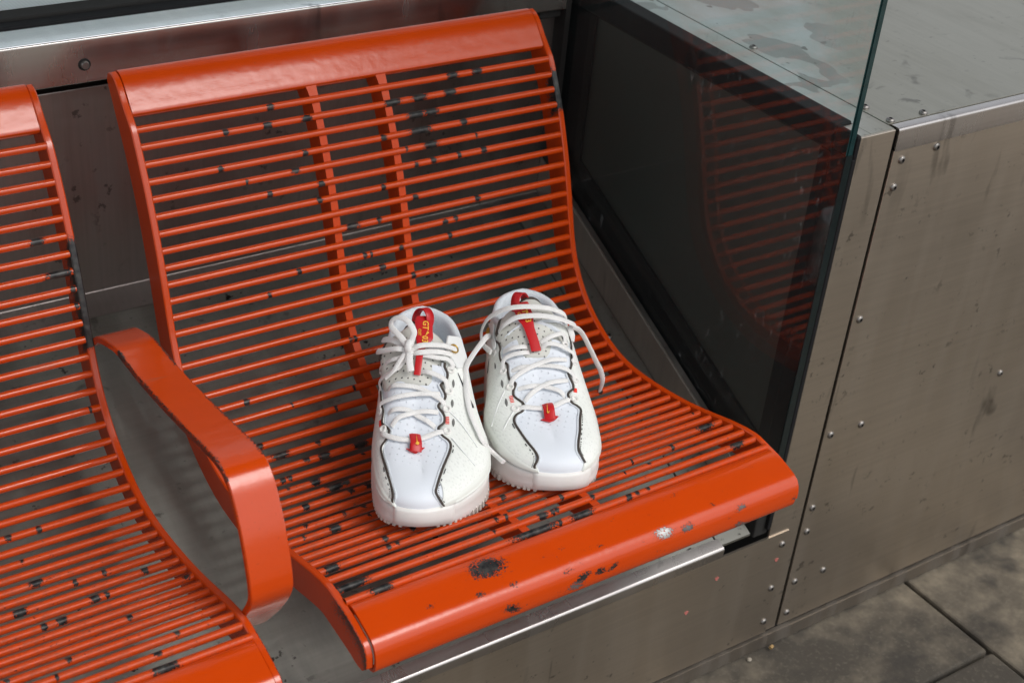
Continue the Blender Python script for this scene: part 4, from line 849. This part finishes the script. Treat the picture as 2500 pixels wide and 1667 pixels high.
def build_shoe(kind, frame, label):
    global KIND
    KIND = kind
    D = BAKE['AB'[kind]]
    o0 = frame(np.array([[.13, 0, .0]]))[0]
    root = thing('sneaker', tuple(o0), label, 'sneaker', 'pair of white sneakers on the seat')
    F3 = lambda X: frame(np.asarray(X, float))
    n = 150
    o = outline(n); n2 = len(o)
    cen = np.c_[spine(o[:, 0]), CC[KIND] * .4 * np.ones(n2)]
    out2 = norm(np.gradient(o, axis=0)); out2 = np.c_[out2[:, 1], -out2[:, 0]]
    sgn = np.sign((out2 * (o - cen)).sum(1)); sgn[sgn == 0] = 1
    out2 = out2 * sgn[:, None]
    wfv = wf(o[:, 0], o[:, 1])
    bot = foot(o[:, 0]) - np.clip(o[:, 0] - .06, 0, 1) * .032
    # ---- sole: lower rim, side wall, welt
    def ring(off, wv): return np.c_[o + out2 * off, wv]
    h = wfv - bot
    rows = [np.c_[cen + (o - cen) * .5, bot + .004], ring(-.006, bot + .0005), ring(-.0012, bot + .0), ring(.0006, bot + .003), ring(.0012, bot + h * .20), ring(.0016, bot + h * .42),
            ring(.0010, bot + h * .60), ring(.0012, bot + h * .64), ring(.0008, bot + h * .86), ring(-.0002, bot + h * .97), ring(-.0022, bot + h * 1.0), ring(-.006, bot + h * 1.0 - .001)]
    # groove between outsole and midsole
    V = F3(np.vstack(rows)); m = len(rows)
    obj('sole', V, gridf(m, n2, False) + [tuple(range(n2))[::-1]], WHITE['rubber'], root, sharp=60)
    # toe bumper: raised rubber cap
    sel = np.where(o[:, 0] < .020)[0]; sel = sel[(o[sel, 1] > -.034) & (o[sel, 1] < .030)]
    oo, uu = o[sel], out2[sel]
    hh = h[sel]; bb = bot[sel]; t = np.linspace(-1, 1, len(sel)); fade = np.clip((1 - np.abs(t)) * 5, 0, 1)
    rws = []
    for off, k in ((.0014, .10), (.0034, .16), (.0040, .50), (.0036, .95), (.0024, 1.03), (-.0008, 1.08), (-.004, 1.06)):
        rws.append(np.c_[oo + uu * (off * fade + (-.001) * (1 - fade))[:, None], bb + hh * (k * fade + min(k, .96) * (1 - fade))])
    obj('toe_cap', F3(np.vstack(rws)), gridf(len(rws), len(sel)), WHITE['rubber'], root, sharp=60)
    # ---- tread blocks along the lower edge
    tb = MB()
    seg = np.linalg.norm(np.diff(o, axis=0), axis=1); cl = np.r_[0, np.cumsum(seg)]
    for s_ in np.arange(.0, cl[-1], .0062):
        i = min(int(np.searchsorted(cl, s_)), n2 - 1)
        p, q = o[i], out2[i]; tt = np.array([-q[1], q[0]])
        lat = p[1] > 0
        if p[0] < .004 and abs(p[1]) < .02: continue
        ext = .0030 if (lat and .03 < p[0] < .16) else .0012
        hgt = .0085 if (lat and .03 < p[0] < .16) else .004
        pts = []
        for (a, b, c_) in ((-.0021, -.004, -.0008), (.0021, -.004, -.0008), (.0015, ext, -.0004), (-.0015, ext, -.0004), (-.0018, -.004, hgt), (.0018, -.004, hgt), (.0010, ext * .8, hgt * .75), (-.0010, ext * .8, hgt * .75)):
            r2 = p + tt * a + q * b
            pts.append((r2[0], r2[1], bot[i] + c_))
        tb.add(F3(np.array(pts)), [(0,3,2,1),(4,5,6,7),(0,1,5,4),(1,2,6,5),(2,3,7,6),(3,0,4,7)])
    tag(obj('tread', tb.v, tb.f, WHITE['tread'], root, smooth=False), kind='stuff')
    # ---- boundary between knit quarter and smooth vamp, per outline position
    bl = np.array(D['brownL'])[:, :3] / 1000; bmn = np.array(D['brownM'])[:, :3] / 1000
    su, sv = o[:, 0], o[:, 1]
    s = spine(su)
    aa = np.linspace(0, np.pi / 2, 160)
    Pall = np.array([P(o, np.full(n2, a)) for a in aa])            # (160,n2,3)
    def edge_w(b, u): # lateral position of the boundary at length u
        i = np.argsort(b[:, 0]); return np.interp(u, b[i, 0], b[i, 1])
    a_b = np.zeros(n2)
    toe0 = min(bl[:, 0].min(), bmn[:, 0].min())
    for j in range(n2):
        col = Pall[:, j]
        bb_ = bl if sv[j] > 0 else bmn
        lim = np.abs(np.array([edge_w(bb_, u) for u in col[:, 0]]))
        inside = np.abs(col[:, 1]) <= lim
        # the vamp runs to the welt between the two lines at the toe
        k = np.argmax(inside) if inside.any() else len(aa) - 1
        a_b[j] = aa[k]
    # collar: cut height of the shell behind the eyestay
    colw = np.interp(s, [.0, .150, .165, .185, .205, .225, .24], [9, 9, .097, .088, .081, .084, .087]) - np.interp(s, [.16, .20], [0, .007 if kind else 0])
    a_c = np.array([aa[min(len(aa) - 1, int(np.argmax(Pall[:, j, 2] >= colw[j])) if (Pall[:, j, 2] >= colw[j]).any() else len(aa) - 1)] for j in range(n2)])
    ker = np.ones(5) / 5
    sm = lambda x: np.convolve(np.r_[x[:1].repeat(2), x, x[-1:].repeat(2)], ker, 'valid')
    rear = np.clip((s - .150) / .02, 0, 1)
    a_top = sm(np.where(s > .160, a_c, np.minimum(a_b, a_c)))
    # surface normal by finite differences
    def surf(a, off=0.0):
        p = P(o, a)
        pa = P(o, np.minimum(a + .01, np.pi / 2 - 1e-3)) - P(o, np.minimum(a + .01, np.pi / 2 - 1e-3) - .02)
        pt = np.gradient(p, axis=0)
        nn = norm(np.cross(pt, pa))
        c_ = np.c_[cen, np.full(n2, .02)]
        fl = np.sign((nn * (p - c_)).sum(1)); fl[fl == 0] = 1
        return p + nn * fl[:, None] * off
    rows = []
    for k in np.linspace(0, 1, 26): rows.append(surf(a_top * k, .0014 if k < .999 else .0006))
    # rolled edge: thickness back onto the vamp
    rows.append(surf(a_top, -.0012))
    obj('quarter', F3(np.vstack(rows)), gridf(len(rows), n2), WHITE['quarter'], root, sharp=80)
    # mudguard film low on the forefoot sides
    amx = np.interp(su, [.0, .02, .05, .09, .13, .17, .272], [.16, .42, .40, .30, .22, .15, .12])
    amx = np.minimum(amx, a_top * .95)
    rows = [surf(amx * k, .0022 if k < .9 else .0012) for k in (0, .25, .5, .75, .9, 1.0)]
    obj('mudguard', F3(np.vstack(rows)), gridf(len(rows), n2), WHITE['foil'], root, sharp=80)
    # ---- vamp and tongue
    j0 = int(np.argmin(su))
    med_i, lat_i = np.arange(j0, -1, -1), np.arange(j0, n2)
    def side(ix, u):     # outline width and vamp edge angle at length u on one side
        return np.interp(u, su[ix], sv[ix]), np.interp(u, su[ix], a_top[ix])
    us = su[j0] + (.150 - su[j0]) * np.linspace(0, 1, 170) ** 3
    smax = (us - 0) 
    vm, am = side(med_i, us); vl, al = side(lat_i, us)
    tt = np.linspace(0, 1, 30)
    rws = []
    for t in tt:
        a = np.maximum(am - .10, 0) * (1 - t) + np.pi / 2 * t
        rws.append(P(np.c_[us, vm], a))
    for t in tt[::-1][1:]:
        a = np.maximum(al - .10, 0) * (1 - t) + np.pi / 2 * t
        rws.append(P(np.c_[us, vl], a))
    G = np.array(rws)
    Gp = G.copy()
    wr = .0005 * np.sin(G[..., 0] * 170 + 1.5 * np.sin(G[..., 1] * 90)) * np.clip((G[..., 0] - .07) / .02, 0, 1)
    Gp[..., 2] += wr
    cent = np.abs(G[..., 1] - CC[KIND])
    perfa = np.clip((G[..., 0] - .040) / .012, 0, 1) * np.clip((.026 + .5 * (G[..., 0] - .05) - cent) / .006, 0, 1)
    obj('vamp', F3(Gp.reshape(-1, 3)), gridf(len(rws), len(us)), WHITE['vamp'], root, attrs=dict(perf=perfa.ravel()), sharp=80)
    # tongue: a padded flap above the vamp from mid lacing to its rounded top
    uu = np.linspace(.130, .192, 40); vv = np.linspace(-1, 1, 25)
    T0 = np.zeros((40, 25, 3)); 
    half = np.interp(uu, [.130, .134, .145, .17, .184, .192], [.024, .030, .033, .036, .031, .016])
    for i, u in enumerate(uu):
        for j, v in enumerate(vv):
            y = CC[KIND] + v * half[i]
            T0[i, j] = (u, y, H(u) + .0028 - .020 * abs(v) ** 2.4 * np.interp(u, [.11, .15, .19], [.55, 1, 1]) + (.003 if abs(v) < .6 else 0) * 0)
    T1 = T0 - np.array([0, 0, .0070])
    rim = [(0, j) for j in range(25)] + [(i, 24) for i in range(1, 40)] + [(39, j) for j in range(23, -1, -1)] + [(i, 0) for i in range(38, 0, -1)]
    V = np.vstack([T0.reshape(-1, 3), T1.reshape(-1, 3)])
    F = gridf(40, 25) + [tuple(1000 + i for i in f[::-1]) for f in gridf(40, 25)]
    for (a, b) in zip(rim, rim[1:] + rim[:1]):
        ia, ib = a[0] * 25 + a[1], b[0] * 25 + b[1]
        F.append((ia, ib, 1000 + ib, 1000 + ia))
    pf = np.zeros((40, 25)); pf[:, :] = np.clip((uu[:, None] - .120) / .01, 0, 1) * np.clip((.178 - uu[:, None]) / .006, 0, 1)
    obj('tongue', F3(V), F, WHITE['tongue'], root, attrs=dict(perf=np.r_[pf.ravel(), pf.ravel()]), sharp=70)
    e = [T0[i, 24] for i in range(24, 40)] + [T0[39, j] for j in range(23, 0, -1)] + [T0[i, 0] for i in range(39, 23, -1)]
    e = crom2(np.array(e), 60); nn = np.tile([0, 0, 1.0], (60, 1))
    V, F = sweep(F3(e + np.array([0, 0, -.0012])), np.tile([0, 0, 1.0], (60, 1)), .0022, .0024, 8)
    obj('tongue_trim', V, F, WHITE['brown'], root)
    # ---- collar: padded rim and lining behind the tongue
    ridx = np.concatenate([np.where(s > .156)[0][np.where(s > .156)[0] < n2 // 2][::-1], np.where(s > .156)[0][np.where(s > .156)[0] >= n2 // 2][::-1]])
    ridx = np.concatenate([np.where((s > .156) & (np.arange(n2) >= n2 // 2))[0], np.where((s > .156) & (np.arange(n2) < n2 // 2))[0]])
    top_out = surf(a_top, .0014)[ridx]
    c3 = np.c_[cen, np.zeros(n2)][ridx]
    inw = c3 - np.c_[top_out[:, :2], np.zeros(len(ridx))]; inw = norm(inw)
    up = np.array([0, 0, 1.0])
    prof = [(0, 0), (.0004, .0022), (.0030, .0042), (.0062, .0040), (.0088, .0012), (.0098, -.006), (.0092, -.018), (.0085, -.032), (.0090, -.048), (.0140, -.056)]
    rows = [top_out + inw * a + up * b for a, b in prof]
    obj('collar_lining', F3(np.vstack(rows)), gridf(len(prof), len(ridx)), WHITE['lining'], root, sharp=80)
    # insole seen down in the opening
    ins = np.array([np.r_[cen[j] + (o[j] - cen[j]) * .62, .036] for j in ridx])
    ins2 = np.array([np.r_[cen[j], .034] for j in ridx])
    obj('insole', F3(np.vstack([ins, ins2])), gridf(2, len(ridx)), WHITE['lining'], root)
    # ---- everything laid on that surface: piping, stitches, marks
    m_ = -1.0 if kind else 1.0
    def wn(N):   # local normal to world
        return norm(N[:, 0:1] * frame.d + N[:, 1:2] * frame.v * frame.m + N[:, 2:3] * frame.w)
    def strip(key, name, mat, a, b, lift, npt=60, par=root, taper=None, caps=True):
        P0, N0 = lace_frames(D, key, lift)
        PN = crom2(np.hstack([P0, N0]), npt)
        V, F = sweep(F3(PN[:, :3]), wn(norm(PN[:, 3:])), a, b, 10, caps, taper)
        return obj(name, V, F, WHITE[mat], par)
    strip('brownL', 'eyestay_piping', 'brown', .0012, .0008, .0018, 120)
    strip('brownM', 'eyestay_piping', 'brown', .0012, .0008, .0018, 120)
    # pale bead beside the piping
    for key in ('brownL', 'brownM'):
        P0, N0 = lace_frames(D, key, .0010)
        side = np.sign(P0[:, 1].mean() - CC[KIND])
        P0[:, 1] -= side * .0022
        PN = crom2(np.hstack([P0, N0]), 120)
        V, F = sweep(F3(PN[:, :3]), wn(norm(PN[:, 3:])), .0011, .0008, 8)
        obj('eyestay_bead', V, F, WHITE['lining'], root)
    for key in ('stitchL', 'stitchM'):
        P0, N0 = lace_frames(D, key, .0019)
        PN = resamp(crom2(np.hstack([P0, N0]), 200), 90)
        mb = MB()
        for k in range(0, 88, 3):
            V, F = sweep(F3(PN[k:k + 2, :3]), wn(norm(PN[k:k + 2, 3:])), .00045, .0003, 6); mb.add(V, F)
        tag(obj('stitching', mb.v, mb.f, WHITE['stitch'], root), kind='stuff')
    for key in ('seam1', 'seam2'): strip(key, 'seam_cord', 'vamp2', .0007, .0005, .0020, 30)
    P0, N0 = lace_frames(D, 'swsh', .0018)
    if len(P0) > 2:
        tp_ = np.interp(np.linspace(0, 1, 40), [0, .5, .9, 1], [.15, .6, 1.0, .8])
        strip('swsh', 'side_logo', 'black', .0030, .0006, .0018, 40, taper=tp_)
    for key in ('redL', 'redM'):
        P0, N0 = lace_frames(D, key, .0019)
        mb = MB()
        for k in range(5):
            t = (k + .3) / 5
            c_ = P0[0] * (1 - t) + P0[1] * t; dv = norm(P0[1] - P0[0]); sd = norm(np.cross(N0[0], dv))
            q = np.array([c_ - sd * .0019, c_ + sd * .0019])
            V, F = sweep(F3(q), wn(np.array([N0[0], N0[0]])), .0005, .0004, 6); mb.add(V, F)
        obj('bar_tack', mb.v, mb.f, WHITE['redlite'], root)
    def torus(c, nrm_, R, r, mat, name):
        nw = wn(np.array([nrm_]))[0]; t1 = norm(np.cross(nw, [.3, .2, .9])); t2 = np.cross(nw, t1)
        V = []
        for i in range(18):
            a = 2 * math.pi * i / 18
            for j in range(8):
                b = 2 * math.pi * j / 8
                V.append(c + (t1 * math.cos(a) + t2 * math.sin(a)) * (R + r * math.cos(b)) + nw * r * math.sin(b))
        F = [(i * 8 + j, i * 8 + (j + 1) % 8, ((i + 1) % 18) * 8 + (j + 1) % 8, ((i + 1) % 18) * 8 + j) for i in range(18) for j in range(8)]
        return obj(name, V, F, WHITE[mat], root)
    for key in ('eyL', 'eyM'):
        P0, N0 = lace_frames(D, key, .0018)
        for p, q in zip(P0, N0): torus(F3(p[None])[0], q, .0031, .0013, 'rubber', 'eyelet')
    P0, N0 = lace_frames(D, 'gold', .0046)
    torus(F3(P0)[0], N0[0], .0040, .0014, 'brass', 'eyelet')
    P0, N0 = lace_frames(D, 'slots', .0016)
    for p, q in zip(P0, N0):
        ln = np.array([.0048, 0, .0016]); e = np.array([p - ln, p, p + ln])
        V, F = sweep(F3(crom2(e, 9)), wn(np.tile(q, (9, 1))), .0015, .0004, 8, taper=np.sin(np.linspace(.25, math.pi - .25, 9)))
        obj('vent_slot', V, F, WHITE['slot'], root)
    for key, nm, lf in (('wing', 'eyestay_wing', .0022),):
        P0, N0 = lace_frames(D, key, lf)
        c_ = P0.mean(0); nn = norm(N0.mean(0)); k = 40
        PN = crom2(np.vstack([np.hstack([P0, N0]), np.hstack([P0[:1], N0[:1]])]), k + 1)[:k]
        Q = PN[:, :3]
        V = np.vstack([Q, Q + nn * .0016 + (c_ - Q) * .03, [c_ + nn * .0022]])
        F = [(i, (i + 1) % k, k + (i + 1) % k, k + i) for i in range(k)] + [(k + i, k + (i + 1) % k, 2 * k) for i in range(k)]
        obj(nm, F3(V), F, WHITE['vamp2'], root, sharp=60)
    # ---- red pull strap on the tongue with its printed letters and the finger loop
    P0, N0 = lace_frames(D, 'pull', .0062)
    PN = crom2(np.hstack([P0, N0]), 50)
    lo_ = .50 if kind == 0 else .78
    tp_ = np.interp(np.linspace(0, 1, 50), [0, .42, .55, .66, .76, .90, 1], [lo_, lo_, .95, 1.36, 1.22, 1.36, 1.0])
    V, F = sweep(F3(PN[:, :3]), wn(norm(PN[:, 3:])), .0068, .0009, 12, True, tp_)
    strap = obj('pull_strap', V, F, WHITE['red'], root, sharp=60)
    top_ = F3(PN[-1:, :3])[0]
    upw = np.array([0, 0, 1.0]); sgn_ = -1.0 if kind == 0 else 1.0
    vr = frame.v
    ax = norm(vr * .72 * sgn_ - frame.d * .62 + upw * .28)
    hx = norm(np.cross(ax, upw)); uy = norm(np.cross(hx, ax))
    if np.dot(uy, upw) < 0: uy = -uy
    c0 = top_ + frame.d * .003 - upw * (.006 if kind == 0 else .003)
    ring = np.array([c0 + hx * .0100 * math.cos(a) + uy * .0120 * math.sin(a) for a in np.linspace(0, 2 * math.pi, 49)[:48]])
    V = []
    for k, q in enumerate(ring):
        nq = norm(q - c0)
        for (a, b) in ((-.0050, -.0007), (.0050, -.0007), (.0054, 0), (.0050, .0007), (-.0050, .0007), (-.0054, 0)): V.append(q + ax * a + nq * b)
    F = [(i * 6 + j, i * 6 + (j + 1) % 6, ((i + 1) % 48) * 6 + (j + 1) % 6, ((i + 1) % 48) * 6 + j) for i in range(48) for j in range(6)]
    obj('pull_loop', V, F, WHITE['red'], root, sharp=60)
    # letters
    dn = norm(F3(PN[28:29, :3])[0] - F3(PN[46:47, :3])[0])
    nw = norm(wn(PN[34:35, 3:])[0]); rt = norm(np.cross(nw, dn)) * 1.0
    # reading direction runs down the strap, letter tops point to the viewer's right
    ex, ey = dn, rt
    if np.dot(ey, frame.v) < 0: ey = -ey
    ez = np.cross(ex, ey)
    if np.dot(ez, nw) < 0: ez = -ez
    def text(body, t, off, size):
        cu = bpy.data.curves.new('lettering', 'FONT'); cu.body = body; cu.size = size; cu.extrude = .0002; cu.resolution_u = 2; cu.offset = size * .02
        cu.align_x = 'CENTER'; cu.align_y = 'CENTER'
        tmp = bpy.data.objects.new('lettering_tmp', cu); COL.objects.link(tmp)
        bpy.context.view_layer.update()
        me = bpy.data.meshes.new_from_object(tmp.evaluated_get(bpy.context.evaluated_depsgraph_get()))
        bpy.data.objects.remove(tmp)
        co = np.array([v.co[:] for v in me.vertices]); fc = [tuple(p.vertices) for p in me.polygons]
        bpy.data.meshes.remove(me)
        i = t * 49; i0 = int(i); p0 = PN[i0] * (1 - i + i0) + PN[min(49, i0 + 1)] * (i - i0)
        o_ = F3(p0[None, :3])[0] + nw * .0014 + ey * off
        V = o_ + co[:, 0:1] * ex + co[:, 1:2] * ey + co[:, 2:3] * ez
        obj('lettering', V, fc, WHITE['gold'], strap, smooth=False)
    text('GT', .84, .0012, .0085); text('03', .60, .0012, .0085); text('CUT', .72, -.0052, .0040)
    chk = np.array([[-.0028, .0010], [.0034, -.0012], [-.0010, .0030]])
    i0 = int(.72 * 49); o_ = F3(PN[i0:i0 + 1, :3])[0] + nw * .0016 + ey * .0015
    V = [o_ + ex * a + ey * b for a, b in chk] + [o_ + ex * a + ey * b + nw * .0004 for a, b in chk]
    obj('tick_mark', V, [(0, 1, 2), (3, 4, 5), (0, 1, 4, 3), (1, 2, 5, 4), (2, 0, 3, 5)], WHITE['gold'], strap, smooth=False)
    # ---- lace keeper tab with its arrow and tick mark
    P0, N0 = lace_frames(D, 'arrow', .0016)
    c_ = P0.mean(0); nn = norm(N0.mean(0))
    V = F3(np.vstack([P0, P0 + nn * .0012])); k = len(P0)
    obj('tab_arrow', V, [tuple(range(k))[::-1], tuple(range(k, 2 * k))] + [(i, (i + 1) % k, k + (i + 1) % k, k + i) for i in range(k)], WHITE['red'], root, smooth=False)
    P0, N0 = lace_frames(D, 'tab', .0036)
    P0[1] += norm(N0[1]) * .0032; P0[0] += norm(N0[0]) * .0010
    PN = crom2(np.hstack([P0, N0]), 16)
    wd = .0076
    tabo = obj('lace_tab', *sweep(F3(PN[:, :3]), wn(norm(PN[:, 3:])), wd / 1.35, .0010, 12), WHITE['red'], root, sharp=60)
    P0, N0 = lace_frames(D, 'swoosh', .0036)
    nn = norm(N0.mean(0)); P0 = P0 + nn * .0040
    V = F3(np.vstack([P0, P0 + nn * .0006])); k = len(P0)
    obj('tick_mark', V, [tuple(range(k))[::-1], tuple(range(k, 2 * k))] + [(i, (i + 1) % k, k + (i + 1) % k, k + i) for i in range(k)], WHITE['gold'], tabo, smooth=False)

    # ---- laces
    LW, LT = .0026, .0010
    def lace(key, lift=.0030, arch=.0012, n_=50, w_=LW, t_=LT, ends=True):
        P0, N0 = lace_frames(D, key, lift)
        t = np.linspace(0, 1, len(P0))
        P0 = P0 + N0 * (arch * np.sin(math.pi * t))[:, None]
        if ends:
            P0[0] -= N0[0] * .0030; P0[-1] -= N0[-1] * .0030
        PN = crom2(np.hstack([P0, N0]), n_)
        V, F = sweep(F3(PN[:, :3]), wn(norm(PN[:, 3:])), w_, t_, 12)
        return V, F
    def lace_obj(keys, name='lace', **k):
        mb = MB()
        for key in keys: mb.add(*lace(key, **k))
        return obj(name, mb.v, mb.f, WHITE['lace'], root)
    lace_obj(['lace1'], lift=.0028, arch=.0005, w_=.0029, t_=.0014)
    lace_obj(['lace2b'], lift=.0024); lace_obj(['lace2a'], lift=.0044)
    lace_obj(['lace3b'], lift=.0026); lace_obj(['lace3a'], lift=.0048)
    lace_obj(['lace4b'], lift=.0046); lace_obj(['lace4a'], lift=.0046)
    lace_obj(['lace5a'], lift=.0050); lace_obj(['lace5b'], lift=.0050)
    if kind == 0:
        lace_obj(['bow_l'], lift=.0090, arch=.004, w_=.0031, t_=.0015)
        lace_obj(['bow_l2'], lift=.0075, arch=.003, w_=.0030)
        lace_obj(['bow_r'], lift=.0085, arch=.002, w_=.0030, t_=.0014)
        lace_obj(['bow_r2'], lift=.0070, arch=.001, w_=.0030)
        lace_obj(['loop'], name='lace_loop', lift=.0105, arch=.010, ends=False, w_=.0031)
        lace_obj(['tail1'], name='lace_tail', lift=.0085, arch=.002, ends=False)
        lace_obj(['tail2'], name='lace_tail', lift=.0095, arch=.004, ends=False, w_=.0034)
        P0, N0 = lace_frames(D, 'knot', .0115)
        c_ = F3(P0)[0]; nw = wn(N0)[0]
        t1 = norm(np.cross(nw, frame.d)); t2 = np.cross(nw, t1)
        e = np.array([c_ + t2 * .006 * math.cos(a) + nw * .0045 * math.sin(a) + t1 * .0012 * math.sin(2 * a) for a in np.linspace(0, 2 * math.pi * 1.2, 30)])
        cc = np.tile(c_, (30, 1))
        V, F = sweep(e, norm(e - cc), .0034, .0018, 10)
        obj('lace_knot', V, F, WHITE['lace'], root)
    else:
        lace_obj(['lace6'], lift=.009, arch=.008, w_=.0031, t_=.0013, n_=70)
        lace_obj(['lace7'], lift=.007, arch=.006, w_=.0032, n_=70)
        for key in ('freeL', 'freeR'):
            P0 = F3(np.array(BAKE[key]) / 1000)
            Q = crom2(P0, 90)
            T = norm(np.gradient(Q, axis=0))
            toC = norm(np.array([-.35, -.75, .55]))
            N = norm(np.tile(toC, (90, 1)) - (T @ toC)[:, None] * T)
            tp2 = np.ones(90)
            tw = np.sin(np.linspace(0, 5.5 if key == 'freeL' else 4.0, 90)) * .7
            Bn = np.cross(T, N); N2 = N * np.cos(tw)[:, None] + Bn * np.sin(tw)[:, None]
            V, F = sweep(Q, N2, .0029, .0012, 12, True, tp2)
            e_ = obj('lace_end', V, F, WHITE['lace'], root)
            if key == 'freeL':
                V, F = sweep(Q[80:] + N[80:] * .0003, N[80:], .0023, .0020, 10)
                obj('aglet', V, F, WHITE['aglet'], e_)
    return root, D, F3, wn

def fr(o_, yaw, pitch, mir): return Frame(o_, yaw, pitch, mir)
FA = fr((0.11389,-0.06470,0.01600), 29.6, 0.3, 1)
FB = fr((0.26022,-0.07903,0.01600), 25.0, -0.3, -1)
shoeA = build_shoe(0, FA, 'white sneaker nearer the armrest with its laces tied in a bow')
shoeB = build_shoe(1, FB, 'white sneaker nearer the glass screen with its laces hanging loose')
